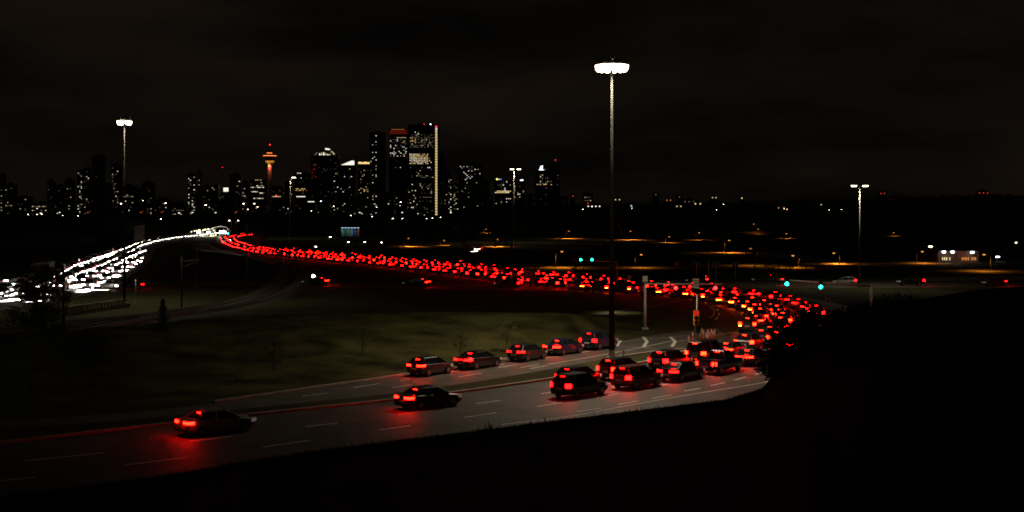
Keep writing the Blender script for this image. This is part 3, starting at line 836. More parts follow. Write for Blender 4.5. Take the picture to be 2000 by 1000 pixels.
# houses and sheds on the dark hill: (column, row, distance, width, window material)
HS = [(1119,383,1700,6,'win_red'),(1148,397,1650,6,'win_red'),(1160,403,1600,18,'win_bright'),(1206,390,1700,10,'win_warm'),(1233,402,1600,7,'win_cool'),(1281,380,1790,8,'win_dim'),(1306,391,1700,9,'win_orange'),(1327,385,1750,8,'win_dim'),(1326,403,1550,9,'win_warm'),
      (1346,394,1700,16,'win_dim'),(1363,398,1650,12,'win_gold'),(1395,386,1790,9,'win_warm'),(1449,387,1700,6,'win_gold'),(1526,406,1500,12,'win_orange'),(1604,400,1600,8,'win_warm'),(1617,398,1650,6,'win_warm'),(1628,399,1640,10,'win_warm'),(1724,378,1790,9,'win_red'),(1749,391,1700,22,'win_red'),(1921,377,1790,16,'win_red')]
HS.sort()
for i, (u, v, d, w, m) in enumerate(HS):
    z0 = min(far_hill_z(u, d), vz(v, d) - 3); zt = max(vz(v, d) + 1.6, z0 + 4.5)
    nm = {'beacon_red': 'red-lit', 'win_red': 'red-lit', 'win_orange': 'orange-lit', 'win_cool': 'blue-white lit'}.get(m, 'warm lit')
    t = thing('hillside_house', f'small {nm} house on the dark hill, {ordinal(i + 1)} house from the left', 'house', (ux(u, d), d, z0 - 1))
    hh = zt - z0 + 1
    MB().box(-w/2, w/2, 0, 8, 0, hh).build('wall', 'cladding', t)
    MB().prism([(-w/2 - .5, hh), (w/2 + .5, hh), (0, hh + w * .22)], -.4, 8.4).build('roof', 'roofing', t)
    zz = vz(v, d) - z0 + 1; n = max(1, int(w / 4.5))
    for k in range(n):
        x = (k - (n - 1) / 2) * w / n
        MB().box(x - .8, x + .8, -.15, -.004, zz - .7, zz + .7).build('window', m, t)

# ---------------------------------------------------------------- vehicles (local x forward, y left)
def loft(mb, secs):
    n = 11
    vs = []
    for x, zb, zs, w in secs:
        half = [(w*.90, zb), (w, zb + .14), (w, (zb + zs) / 2 + .08), (w*.97, zs - .07), (w*.86, zs)]
        ring = [(y, z) for y, z in half] + [(0, zs + .03)] + [(-y, z) for y, z in reversed(half)]
        vs += [(x, y, z) for y, z in ring]
    fs = []
    for i in range(len(secs) - 1):
        for k in range(n):
            fs.append((i*n + k, i*n + (k+1) % n, (i+1)*n + (k+1) % n, (i+1)*n + k))
    fs.append(tuple(range(n))); fs.append(tuple(range(len(secs)*n - 1, (len(secs)-1)*n - 1, -1)))
    mb.add(vs, fs)
TYPES = {
 'sedan': dict(L=4.7, secs=[(-2.35,.42,.84,.72),(-2.25,.28,1.0,.84),(-1.8,.22,1.03,.90),(-.8,.2,.98,.91),(.7,.2,.95,.91),(1.3,.2,.90,.90),(2.0,.22,.80,.86),(2.27,.26,.68,.78),(2.35,.38,.58,.66)],
               gh=(-1.85, 1.15, -1.0, .30, .96, 1.43), tl=.86, hl=.66),
 'suv': dict(L=4.6, secs=[(-2.3,.45,.98,.78),(-2.22,.34,1.08,.88),(-1.7,.28,1.12,.93),(-.6,.26,1.10,.94),(.8,.26,1.06,.94),(1.5,.26,1.02,.92),(2.05,.28,.92,.88),(2.25,.34,.78,.80),(2.3,.44,.66,.70)],
               gh=(-2.18, 1.05, -1.85, .25, 1.08, 1.70), tl=.98, hl=.78),
 'hatchback': dict(L=4.1, secs=[(-2.05,.42,.86,.74),(-1.97,.28,.98,.84),(-1.5,.22,1.02,.89),(-.6,.2,.99,.89),(.7,.2,.95,.89),(1.2,.2,.91,.88),(1.75,.22,.80,.84),(2.0,.26,.68,.76),(2.05,.38,.58,.66)],
               gh=(-1.95, 1.05, -1.45, .25, .97, 1.48), tl=.90, hl=.66),
 'van': dict(L=5.2, secs=[(-2.6,.42,1.06,.86),(-2.57,.34,1.10,.94),(-1.7,.28,1.12,.97),(-.6,.26,1.12,.98),(.8,.26,1.12,.98),(1.6,.26,1.10,.97),(2.2,.28,.98,.93),(2.5,.34,.82,.86),(2.6,.44,.68,.76)],
               gh=(-2.56, 1.75, -2.50, .85, 1.08, 2.02), tl=1.10, hl=.80),
 'pickup': dict(L=5.5, secs=[(-2.75,.55,1.02,.86),(-2.70,.45,1.08,.92),(-1.5,.40,1.10,.95),(-.3,.36,1.10,.96),(1.2,.36,1.10,.96),(1.8,.36,1.08,.95),(2.5,.38,1.02,.92),(2.7,.42,.88,.86),(2.75,.52,.74,.76)],
               gh=(-.75, 1.35, -.45, .60, 1.08, 1.82), tl=.94, hl=.90)}
MESH = {}
for ty, T in TYPES.items():
    L = T['L']; hx = L / 2
    b = MB(); loft(b, T['secs'])
    xb0, xb1, xr0, xr1, zb, zr = T['gh']
    b.hexa([(xr0 - .02, -.60, zr - .05), (xr1 + .02, -.60, zr - .05), (xr1 + .02, .60, zr - .05), (xr0 - .02, .60, zr - .05)],
           [(xr0 + .08, -.52, zr + .02), (xr1 - .05, -.52, zr + .02), (xr1 - .05, .52, zr + .02), (xr0 + .08, .52, zr + .02)])
    for sy in (-1, 1):
        for xa, xt in ((xb0, xr0), (xb1, xr1), ((xb0 + xb1) / 2 - .1, (xr0 + xr1) / 2)):
            b.tube((xa, sy * .81, zb - .02), (xt, sy * .60, zr - .03), .05, .04, 5)
    if ty == 'pickup':
        for sy in (-1, 1): b.box(-2.68, -.8, sy * .93 - .05, sy * .93 + .05, 1.08, 1.24)
        b.box(-2.72, -2.64, -.9, .9, 1.05, 1.24)
    MESH[ty, 'body'] = b.mesh('car_body', 'paint_black', False)
    g = MB().hexa([(xb0 + .03, -.80, zb - .03), (xb1 - .03, -.80, zb - .03), (xb1 - .03, .80, zb - .03), (xb0 + .03, .80, zb - .03)],
                  [(xr0, -.595, zr - .04), (xr1, -.595, zr - .04), (xr1, .595, zr - .04), (xr0, .595, zr - .04)])
    MESH[ty, 'windows'] = g.mesh('car_windows', 'car_glass')
    z = T['tl']
    wm = max(s[3] for s in T['secs'])
    for sy, nm in ((1, 'l'), (-1, 'r')):
        pts = [(-hx - .03, .34), (-hx - .02, wm * .80), (-hx + .12, wm * .955), (-hx + .40, wm + .012)]
        za, zb_ = (z - .07, z + .07)
        if ty in ('suv', 'van', 'pickup'):
            pts = [(-hx - .03, wm * .66), (-hx - .02, wm * .84), (-hx + .12, wm * .965), (-hx + .26, wm + .012)]; za, zb_ = z - .16, z + .14
        if sy < 0: pts = [(x, -y) for x, y in reversed(pts)]
        MESH[ty, 'tail' + nm] = MB().strip(pts, za, zb_, .04).mesh('tail_lamp', 'tail_red')
        MESH[ty, 'amb' + nm] = MB().strip([p for p in pts], za - .10, za - .02, .04).mesh('indicator', 'amber')
        hp = [(hx - .42, wm * .965 + .02), (hx - .10, wm * .90), (hx + .03, wm * .72), (hx + .035, .42)]
        if sy < 0: hp = [(x, -y) for x, y in reversed(hp)]
        zh = T['hl']
        MESH[ty, 'head' + nm] = MB().strip(hp, zh - .10, zh + .075, .05).mesh('head_lamp', 'head_white')
    MESH[ty, 'brake'] = MB().box(xb0 + (xr0 - xb0) * .82 - .05, xb0 + (xr0 - xb0) * .82 + .02, -.18, .18, zr - .125, zr - .095).mesh('brake_lamp', 'tail_red')
    MESH[ty, 'bar'] = MB().box(-hx - .045, -hx - .01, -.33, .33, z + .005, z + .035).mesh('light_bar', 'tail_red')
    MESH[ty, 'plate'] = MB().box(-hx - .05, -hx - .015, -.26, .26, z - .33, z - .18).mesh('number_plate', 'plate')
    MESH[ty, 'bumper'] = MB().strip([(-hx - .06, -.70), (-hx - .06, .70)], .32, .46, .12).mesh('bumper', 'black_plastic')
    MESH[ty, 'mirror'] = MB().hexa([(xb1 - .45, -.10, zb + .02), (xb1 - .3, -.10, zb + .02), (xb1 - .3, .10, zb + .02), (xb1 - .45, .10, zb + .02)], [(xb1 - .44, -.09, zb + .17), (xb1 - .33, -.09, zb + .15), (xb1 - .33, .09, zb + .15), (xb1 - .44, .09, zb + .17)]).mesh('mirror', 'black_plastic')
    f = MB()
    loft(f, T['secs'][::2] if len(T['secs']) % 2 else T['secs'])
    f.hexa([(xb0, -.80, zb - .03), (xb1, -.80, zb - .03), (xb1, .80, zb - .03), (xb0, .80, zb - .03)], [(xr0, -.6, zr), (xr1, -.6, zr), (xr1, .6, zr), (xr0, .6, zr)], 1)
    for sx in (-1, 1):
        for sy in (-1, 1):
            f.tube((sx * hx * .6, sy * .70, .33), (sx * hx * .6, sy * .93, .33), .33, .33, 10, 2)
    MESH[ty, 'far'] = f
rd = .33
wb = MB(); wb.tube((0, -.11, 0), (0, .11, 0), rd, rd, 16, 0); wb.tube((0, -.125, 0), (0, .125, 0), rd * .62, rd * .62, 12, 1)
MESH['wheel'] = wb.mesh('wheel', ['tyre', 'rim'])
PAINTS = [('black', 'paint_black')] * 5 + [('charcoal', 'paint_charcoal')] * 4 + [('dark blue', 'paint_blue')] * 2 + [('dark red', 'paint_red'), ('silver', 'paint_silver')]
CR = random.Random(5)
N_CARS = [0]
BEAM = 170000
def child(name, me, parent, loc=None, m=None):
    o = bpy.data.objects.new(name, me); COL.objects.link(o); o.parent = parent
    if loc: o.location = loc
    if m:
        o.material_slots[0].link = 'OBJECT'; o.material_slots[0].material = MATS[m]
    return o
def car(p, ang, where, group, detail, head='head_dipped', tail='tail_red', ind=0, ty=None, words='red tail lamps'):
    ty = ty or CR.choices(['sedan', 'suv', 'hatchback', 'pickup', 'van'], [5, 4, 3, 1.2, 1])[0]
    cn, cm = CR.choice(PAINTS if head != 'head_white' else [('silver', 'paint_silver'), ('white', 'paint_white'), ('white', 'paint_white'), ('charcoal', 'paint_charcoal')])
    t = thing({'pickup': 'pickup_truck', 'van': 'van'}.get(ty, ty + '_car'), f'{cn} {ty}, {where}', 'car', (p.x, p.y, p.z), ang, group)
    child('body', MESH[ty, 'body'], t, m=cm)
    child('windows', MESH[ty, 'windows'], t)
    for nm in 'lr':
        child('tail_lamp', MESH[ty, 'tail' + nm], t, m=tail)
        child('head_lamp', MESH[ty, 'head' + nm], t, m=head)
    hx = TYPES[ty]['L'] / 2
    k = .36 / .33 if ty in ('suv', 'pickup') else 1
    for sx in (-1, 1):
        for sy in (-1, 1):
            o = child('wheel', MESH['wheel'], t, (sx * hx * .60, sy * .83, rd * k)); o.scale = (k, 1, k)
    child('brake_lamp', MESH[ty, 'brake'], t, m=tail)
    if detail > 1:
        child('number_plate', MESH[ty, 'plate'], t)
        child('bumper', MESH[ty, 'bumper'], t)
        for sy in (-1, 1): child('mirror', MESH[ty, 'mirror'], t, (0, sy * .97, 0))
    if CR.random() < .4 and ty in ('sedan', 'hatchback'): child('light_bar', MESH[ty, 'bar'], t, m=tail)
    if head == 'head_white':
        light('headlamp_beam', 'SPOT', (hx + .12, 0, TYPES[ty]['hl']), BEAM, (1.0, .93, .82), t, (math.radians(67), 0, -PI / 2), .12, .66, .5)
    if ind:
        child('indicator', MESH[ty, 'amb' + ('l' if ind > 0 else 'r')], t)
    N_CARS[0] += 1
    return t
FAR_T, FAR_H = MB(), MB()
def far_car(mb, p, ang, front):
    ty = CR.choice(['sedan', 'suv', 'hatchback']); T = TYPES[ty]; f = MESH[ty, 'far']
    R = Matrix.Rotation(ang, 4, 'Z'); R.translation = p
    o = len(mb.v)
    mb.v += [tuple(R @ Vector(v)) for v in f.v]; mb.f += [tuple(i + o for i in q) for q in f.f]; mb.m += f.m
    hx = T['L'] / 2
    for sy in (-1, 1):
        b = MB()
        if front: b.box(hx - .05, hx + .05, sy * .62 - .24, sy * .62 + .24, T['hl'] - .11, T['hl'] + .11)
        else: b.box(-hx - .05, -hx + .06, sy * .62 - .28, sy * .62 + .28, T['tl'] - .13, T['tl'] + .13)
        mb.add([R @ Vector(v) for v in b.v], b.f, 3)
TR = .4     # lamp height used to read the lanes off the photograph
def lane(pts, gap, where, group, far_from=430, start=0.0, end=1e9, head='head_dipped', front=False, ind=None, words='red tail lamps', jitter=.6, from_end=False, brake=None):
    P = [W(u, v, TR) for u, v in pts]
    for p in P: p.z = 0
    smp = [(p, -t) for p, t in spline(P[::-1], gap)] if from_end else spline(P, gap)
    cars = []
    for i, (p, t) in enumerate(smp):
        p = p + t * CR.uniform(-jitter, jitter) + Vector((-t.y, t.x, 0)) * CR.uniform(-.22, .22)
        d = p.y
        p.z = 0.014
        ang = math.atan2(t.y, t.x) + (PI if front else 0)
        if d > far_from: far_car(FAR_H if front else FAR_T, p, ang, front)
        elif start <= d <= end: cars.append((p, ang, d))
    for i, (p, ang, d) in enumerate(cars):
        iv = ind(i, d) if ind else 0
        car(p, ang, f'{ordinal(i + 1)} {where}', group, 2 if d < 215 else 1, head=head, ind=iv, words=words, tail='tail_dim' if front else ('tail_brake' if brake and brake(p) else CR.choice(['tail_red', 'tail_red', 'tail_soft', 'tail_hot'])))
def near_gap(near, far, d0=150, d1=430):
    return lambda p: near if p.y < d0 else (near + (far - near) * min(1, (p.y - d0) / (d1 - d0)))
G_OUT = 'outbound cars on the main road'
lane([(420,833),(600,812),(750,795),(900,777),(1050,756),(1180,735),(1328,710),(1420,689),(1485,668),(1520,645),(1527,627),(1514,611),(1467,597),(1390,583),(1300,571),(1200,560),(1000,541),(800,518),(600,500),(510,490),(465,480),(447,470),(450,463),(490,458.5)],
     lambda p: 16.0 if p.x < 3 and p.y < 125 else (6.4 if p.y < 230 else (7.0 if p.y < 430 else 11)), 'from the left in the inner lane round the curve', G_OUT, brake=lambda p: p.x > 14 and p.y < 205)
lane([(1130,763),(1250,745),(1400,718),(1500,694),(1560,668),(1592,640),(1592,620),(1570,603),(1535,590),(1450,577),(1350,566),(1200,553),(1000,533),(800,513),(600,495),(520,487),(480,478),(462,470),(465,463),(495,459)],
     near_gap(6.4, 7.6), 'from the near end of the outer curve lane', G_OUT)
lane([(1466,640),(1483,622),(1474,608),(1440,597),(1400,588),(1340,578),(1200,567.5),(1000,549),(800,524),(600,504),(505,494),(455,483),(436,472),(440,463),(480,457)],
     near_gap(6.3, 7.6), 'from the stop line in the inside turning lane', G_OUT, ind=lambda i, d: 1 if i < 14 else 0, brake=lambda p: p.y < 190)
lane([(800,728),(1000,699),(1100,684),(1176,672)], 6.6, 'from the front of the ramp queue beside the mound', 'cars queued on the ramp', from_end=True)
G_IN = 'inbound cars with shining headlamps'
lane([(-40,560),(0,553),(60,546),(100,537)], 7.5, 'from the left on the upper slip lane', G_IN, head='head_white', front=True, words='bright headlamps')
lane([(-60,575),(0,567),(90,547),(150,518),(240,487),(275,474),(330,464),(400,457),(440,453)], near_gap(7.0, 8.0), 'from the left in the far headlamp lane', G_IN, head='head_white', front=True, words='bright headlamps', far_from=420)
lane([(-60,583),(0,575),(120,548),(200,517),(245,496),(278,479),(330,467),(400,459),(440,455)], near_gap(10, 8.0, 255, 400), 'from the left in the second headlamp lane', G_IN, head='head_white', front=True, words='bright headlamps', far_from=420)
lane([(-60,592),(0,585),(130,559),(200,531),(240,509),(281,490)], near_gap(19, 8.0, 262, 400), 'from the left in the third headlamp lane', G_IN, head='head_white', front=True, words='bright headlamps', far_from=420)
lane([(-60,601),(0,594),(150,566),(205,545),(240,526),(276,504)], near_gap(26, 8.0, 270, 400), 'from the left in the nearest headlamp lane', G_IN, head='head_white', front=True, words='bright headlamps', far_from=420)
# cross street
G_X = 'cars on the cross street'
lane([(1930,554),(1700,553),(1500,551),(1240,549)], 13.0, 'from the right along the right cross street', G_X, jitter=1.5)
lane([(980,558),(800,555),(640,553),(480,553)], 17.0, 'from the mast along the left cross street', G_X, jitter=2.0)
for i, (u, v, ang, wd, hd) in enumerate(((215,564,PI*1.15,'waiting below the approach road, left of the dark mast pole','head_white'), (252,565,PI*1.12,'waiting below the approach road, right of the dark mast pole','head_white'), (934,490,-PI*.55,'parked alone on the orange-lit street','head_white'))):
    p = W(u, v); p.z = .014
    car(p, ang, wd, 'single cars facing the camera', 1, head=hd, words='bright headlamps', ty='sedan')
for mb_, lm, nm, lab in ((FAR_T, 'tail_red_far', 'distant_tail_lamp_traffic', 'far stream of red tail lamps curving past the station'), (FAR_H, 'head_far', 'distant_headlamp_traffic', 'far stream of white headlamps curving from the station')):
    o = mb_.build(nm, ['paint_black', 'car_glass', 'tyre', lm], kind='stuff'); tag(o, lab, 'traffic')
print('cars', N_CARS[0])

# ---------------------------------------------------------------- traffic signals
def signal_head(t, x, z, lit, housing='yellow_paint', y=0.0, sc=1.0, back=False, face=-1):
    """three-lens head facing the camera side; lit = 'red' or 'green'"""
    w, hgt, dp = .19 * sc, 1.02 * sc, .18 * sc
    hb = MB(); hb.box(x - w, x + w, y - dp, y + dp, z - hgt / 2, z + hgt / 2)
    hd = hb.build('signal_head', housing, t)
    if back:
        pass
    for k, nm in enumerate(('red', 'amber', 'green')):
        zc = z + hgt * (.33 - .33 * k)
        on = nm == lit
        r = (.2 if on else .14) * sc
        vs = [(x + r * math.cos(2*PI*q/14), y + face * (dp + .02), zc + r * math.sin(2*PI*q/14)) for q in range(14)]
        vs2 = [(p[0], y + face * dp, p[2]) for p in vs]
        MB().add(vs + vs2, [tuple(range(14)) if face > 0 else tuple(range(13, -1, -1))] + [(q, (q+1) % 14, 14 + (q+1) % 14, 14 + q) for q in range(14)]).build('lens', ('signal_' + nm) if on else 'black_plastic', hd)
        vb = MB()
        for q in range(8):
            a0, a1 = PI * q / 8 - .1, PI * (q + 1) / 8 - .1
            R = r + .03
            vb.add([(x + R*math.cos(a0), y + face*dp, zc + R*math.sin(a0)), (x + R*math.cos(a1), y + face*dp, zc + R*math.sin(a1)), (x + R*math.cos(a1), y + face*(dp + .24*sc), zc + R*math.sin(a1)), (x + R*math.cos(a0), y + face*(dp + .24*sc), zc + R*math.sin(a0))], [(0,1,2,3)])
        vb.build('visor', 'black_plastic', hd)
    return hd
def mast_arm(u, v, vtop, label, uarm, varm, heads, signs=(), r=.14, m='pale_pole', d=None):
    base = W(u, v) if d is None else Vector((ux(u, d), d, 0)); d = base.y
    k = d / FOC
    H = CAM_H - (vtop - HOR) * k
    t = thing('signal_mast_arm', label, 'traffic signal', base)
    MB().box(-.35, .35, -.35, .35, 0, .22).build('footing', 'concrete', t)
    MB().tube((0,0,.2), (0,0,H), r*1.15, r*.9, 12).build('pole', m, t, True)
    xa, za = (uarm - u) * k, CAM_H - (varm - HOR) * k
    MB().tube((0,0,H - .15), (xa, 0, za), r * .8, r * .42, 10).build('arm', m, t, True)
    for uh, vh, lit in heads:
        x, z = (uh - u) * k, CAM_H - (vh - HOR) * k
        z -= (.34 if lit == 'red' else -.34) * 1.0
        signal_head(t, x, z, lit, 'black_plastic', y=-.28, sc=1.0)
        MB().box(x - .05, x + .05, -.12, .02, z - .1, z + .1).build('bracket', 'dark_steel', t)
    return t, k, H
D_A = 236
mast_arm(1205, 0, 510, 'signal mast arm carrying two green lights left of the tall mast', 1118, 508, ((1134,507,'green'), (1156,507,'green')), d=D_A)
mast_arm(1702, 0, 556, 'long signal mast arm carrying two green lights on the right', 1520, 546, ((1535,554,'green'), (1601,560,'green')), r=.2, d=150)
t, k, H = mast_arm(1260, 643, 552, 'pale signal pole with an arm carrying two red lights beyond the grass', 1412, 555, ((1319,562,'red'), (1396,562,'red')), r=.16)
MB().box(-.28, .28, -.06, -.02, H + .1, H + .75).build('sign_panel', 'sign_white', t)
def xk(u): return (u - 1260) * k
# white sign hanging from the red-signal arm: three rows of dark lettering
sz = CAM_H - (553 - HOR) * k
sp = MB().box(xk(1352.5), xk(1364.5), -.26, -.20, sz - .55, sz + .52).build('turn_sign', 'sign_white', t)
for zz, w_, hh in ((.28, .30, .16), (-.0, .34, .2), (-.32, .26, .1)):
    n = 4
    for q in range(n):
        x0 = xk(1358.5) - w_ + 2 * w_ * q / n
        MB().box(x0 + .015, x0 + 2 * w_ / n - .03, -.275, -.262, sz + zz - hh / 2, sz + zz + hh / 2).build('lettering', 'sign_black', sp)
# near yellow signal on its own pole
base = W(1361, 672); k = base.y / FOC
t = thing('signal_pole', 'pale pole with a yellow three-lens signal showing red near the corner island', 'traffic signal', base)
MB().box(-.3, .3, -.3, .3, 0, .12).build('footing', 'concrete', t)
MB().tube((0,0,.1), (0,0,(672 - 576) * k), .09, .075, 10).build('pole', 'galvanised', t, True)
hd = signal_head(t, -.12, (672 - 620) * k, 'red', 'yellow_paint', y=-.28, sc=1.42)
for o in hd.children:
    if o.name.startswith('lens') and o.data.materials[0].name == 'signal_red':
        o.data.materials[0] = emit('signal_red_side', (1.0, .03, .01), .5)
MB().box(-.1, .34, -.2, .1, (672 - 650) * k, (672 - 634) * k).build('pedestrian_signal', 'black_plastic', t)
MB().box(-.22, -.12, -.12, .02, (672 - 645) * k, (672 - 630) * k).build('button_box', 'galvanised', t)
# far green signal before the station curve, and one at the station
for u, v, d, lab in ((507,496,420,'bright green signal on a slim pole beside the far curve'), (445.5,455.5,690,'tiny green signal at the end of the station')):
    t = thing('signal_pole', lab, 'traffic signal', (ux(u, d), d, 0))
    z = CAM_H - (v - HOR) / FOC * d
    MB().tube((.3,0,0), (.3,0,z + 1.2), .1, .07, 8).build('pole', 'dark_steel', t)
    hd = signal_head(t, 0, z + .34 * 1.6, 'green', 'black_plastic', sc=1.7)
    for o in hd.children:
        if o.name.startswith('lens') and o.data.materials[0].name == 'signal_green': o.data.materials[0] = MATS.get('signal_green_far') or emit('signal_green_far', (.03, 1, .8), 14)

# ---------------------------------------------------------------- signs
def guide_sign(u0, u1, v0, v1, vb, d, label, m='sign_green', posts=(.25, .75)):
    k = d / FOC; w = (u1 - u0) * k
    t = thing('guide_sign', label, 'road sign', (ux((u0 + u1) / 2, d), d, 0))
    z0, z1 = CAM_H - (v1 - HOR) * k, CAM_H - (v0 - HOR) * k
    pn = MB().box(-w/2, w/2, -.08, 0, z0, z1).build('panel', m, t)
    fr = MB(); e = .07
    for a in ((-w/2+.05, w/2-.05, z1-.05-e, z1-.05), (-w/2+.05, w/2-.05, z0+.05, z0+.05+e), (-w/2+.05, -w/2+.05+e, z0+.06+e, z1-.06-e), (w/2-.05-e, w/2-.05, z0+.06+e, z1-.06-e)):
        fr.box(a[0], a[1], -.1, -.083, a[2], a[3])
    fr.build('border', 'sign_white', pn)
    for r in range(2):
        zc = z1 - (z1 - z0) * (.33 + .34 * r); hh = (z1 - z0) * .09
        x = -w * .34
        for q in range(6):
            ww = w * .09
            MB().box(x, x + ww * .75, -.1, -.083, zc - hh, zc + hh).build('lettering', 'sign_white', pn); x += ww * (1.0 if q != 2 else 1.6)
    for f in posts:
        MB().box(-w/2 + f*w - .1, -w/2 + f*w + .1, .01, .2, 0, z0 + (z1 - z0) * .9).build('post', 'galvanised', t)
    return t
guide_sign(500, 516, 435, 443.5, 470, 520, 'green highway sign on tall posts above the far curve')
guide_sign(499, 508, 458, 472, 480, 470, 'green exit sign on two posts beside the far curve', posts=(.3, .8))
guide_sign(509, 519, 459, 472, 480, 472, 'dim green sign right of the exit sign at the far curve', posts=(.3,))
guide_sign(1021, 1047, 530, 543, 552, 240, 'green guide sign beside the dark tree left of the tall mast')
for i, (u, lab, kind) in enumerate(((1323,'square lane sign with a turn arrow, first of four in a row','turn'), (1361,'square lane sign with an upright arrow, second of four in a row','up'), (1398,'square lane sign with an upright arrow, third of four in a row','up'), (1436,'square lane sign with an upright arrow, rightmost of four in a row','up'))):
    d = 268; k = d / FOC
    t = thing('lane_sign', lab, 'road sign', (ux(u, d), d, 0))
    z = CAM_H - (518 - HOR) * k; s = .62
    pn = MB().box(-s, s, -.06, 0, z - s, z + s).build('panel', 'sign_black', t)
    fr = MB()
    for a in ((-s+.02, s-.02, z+s-.1, z+s-.04), (-s+.02, -s+.08, z-s+.04, z+s-.11), (s-.08, s-.02, z-s+.04, z+s-.11)): fr.box(a[0], a[1], -.08, -.063, a[2], a[3])
    fr.build('border', 'sign_white', pn)
    if kind == 'up': MB().prism([(-.09, z-.42), (.09, z-.42), (.09, z+.1), (.28, z+.1), (0, z+.44), (-.28, z+.1), (-.09, z+.1)], -.085, -.064).build('arrow', 'sign_white', pn)
    else: MB().prism([(.12, z-.42), (.3, z-.42), (.3, z+.1), (.1, z+.3), (-.15, z+.3), (-.15, z+.46), (-.45, z+.2), (-.15, z-.05), (-.15, z+.1), (.05, z+.1), (.12, z)], -.085, -.064).build('arrow', 'sign_white', pn)
    MB().box(-.06, .06, .01, .1, 0, z + .5).build('post', 'galvanised', t)
# back of a square sign on the right
d = 158; k = d / FOC
t = thing('square_sign', 'square sign seen from behind below the right green signals', 'road sign', (ux(1617, d), d, 0))
z = CAM_H - (588 - HOR) * k; s = .31
fr = MB()
for a in ((-s, s, z + s - .1, z + s), (-s, s, z - s, z - s + .1), (-s, -s + .1, z - s + .1, z + s - .1), (s - .1, s, z - s + .1, z + s - .1)): fr.box(a[0], a[1], -.05, 0, a[2], a[3])
fr.build('rim', 'sign_back', t)
MB().box(-s + .1, s - .1, -.03, -.005, z - s + .1, z + s - .1).build('panel', 'sign_black', t)
MB().box(-.04, .04, .01, .08, 0, z + .2).build('post', 'dark_steel', t)
# small white signs near the cross street
for u, v, d, w_, h_, lab in ((1229,545,262,.4,.7,'small white road sign beside the mast-arm pole'), (1069,542,262,.35,.6,'narrow white road sign beside the bent lamp arm'), (786,500,420,.5,.6,'small white sign board above the red stream'), (1100,552,250,.35,.4,'low white marker board left of the leafy bush')):
    k = d / FOC
    t = thing('road_sign', lab, 'road sign', (ux(u, d), d, 0)); z = CAM_H - (v - HOR) * k
    MB().box(-w_, w_, -.05, 0, z - h_, z + h_).build('panel', 'sign_white', t)
    MB().box(-.05, .05, .01, .09, 0, z).build('post', 'galvanised', t)
# delineator posts on the corner island
spots = [(1368,669),(1374,664),(1379,668),(1383,662),(1386,667),(1390,662),(1393,666),(1396,661),(1371,660),(1353,668),(1345,676),(1218,706),(1382,671)]
for i, (u, v) in enumerate(sorted(spots)):
    p = W(u, v, .02)
    t = thing('delineator_post', f'orange delineator post with white bands, {ordinal(i + 1)} from the left', 'post', p, group='orange delineator posts')
    MB().lathe([(.2,0),(.2,.05),(.09,.07),(.06,.1)], 10).build('base', 'black_plastic', t)
    MB().lathe([(.06,.1),(.055,1.0),(.03,1.05)], 10).build('post', 'orange_plastic', t)
    for z in (.66, .84): MB().lathe([(.066,z),(.066,z+.1)], 10).build('band', 'reflective', t)
# guard posts along the outside of the curve
for i, (u, v) in enumerate(((1358,571),(1393,575),(1425,580),(1457,584),(1489,589),(1543,598),(1604,612))):
    t = thing('marker_post', f'small white-topped marker post outside the curve, {ordinal(i + 1)} from the left', 'post', W(u, v), group='marker posts outside the curve')
    MB().box(-.06, .06, -.03, .03, 0, .95).build('stake', 'dark_steel', t)
    MB().box(-.065, .065, -.04, -.031, .72, .93).build('reflector', 'reflective', t)

# ---------------------------------------------------------------- guard rails, barrier wall, tracks
def guard_rail(pts, label, m='galvanised', h=.62, gap=3.8, z=0):
    smp = spline([W(*p, 0) for p in pts], gap)
    t = thing('guard_rail', label, 'guard rail', smp[0][0])
    o = smp[0][0]; vs = []
    for p, tt in smp:
        n = Vector((-tt.y, tt.x, 0)).normalized()
        q = p - o
        for off, zz in ((.0, h - .16), (-.07, h - .08), (0, h), (-.07, h + .08), (0, h + .16), (.04, h)): vs.append((q.x + n.x*off, q.y + n.y*off, zz))
        MB().box(-.06, .06, .05, .17, -.05, h + .1).build('post', 'dark_steel', t, loc=q)
    MB().add(vs, [(i*6+k, i*6+(k+1) % 6, i*6+6+(k+1) % 6, i*6+6+k) for i in range(len(smp) - 1) for k in range(6)]).build('beam', m, t)
guard_rail([(-60,662),(40,652),(120,641),(215,632),(300,622)], 'pale steel guard rail running up the left edge below the leafy bush')
guard_rail([(1330,568),(1420,576),(1500,586),(1560,596),(1615,615)], 'steel guard rail along the outside of the red curve')
# barrier wall with railing, left
A, B = W(128, 618), W(252, 600)
t = thing('barrier_wall', 'pale concrete bridge wall with an open railing on the left', 'wall', A)
dv = (B - A); Ln = dv.length; tx = dv.normalized(); ny = Vector((-tx.y, tx.x, 0))
def along(s, off, z): return Vector((tx.x*s + ny.x*off, tx.y*s + ny.y*off, z))
def slab(s0, s1, o0, o1, z0, z1):
    return MB().hexa([along(s0,o0,z0), along(s1,o0,z0), along(s1,o1,z0), along(s0,o1,z0)], [along(s0,o0,z1), along(s1,o0,z1), along(s1,o1,z1), along(s0,o1,z1)])
slab(0, Ln, -.2, .2, 0, .55).build('base_wall', 'concrete', t)
slab(0, 3.8, -.3, .3, .55, 1.25).build('end_block', 'concrete', t)
slab(0, Ln, -.12, .12, 1.05, 1.22).build('top_rail', 'concrete', t)
n = 13
for k_ in range(n):
    s = 4.2 + (Ln - 4.6) * k_ / n
    slab(s, s + .32, -.1, .1, .55, 1.05).build('baluster', 'concrete', t)
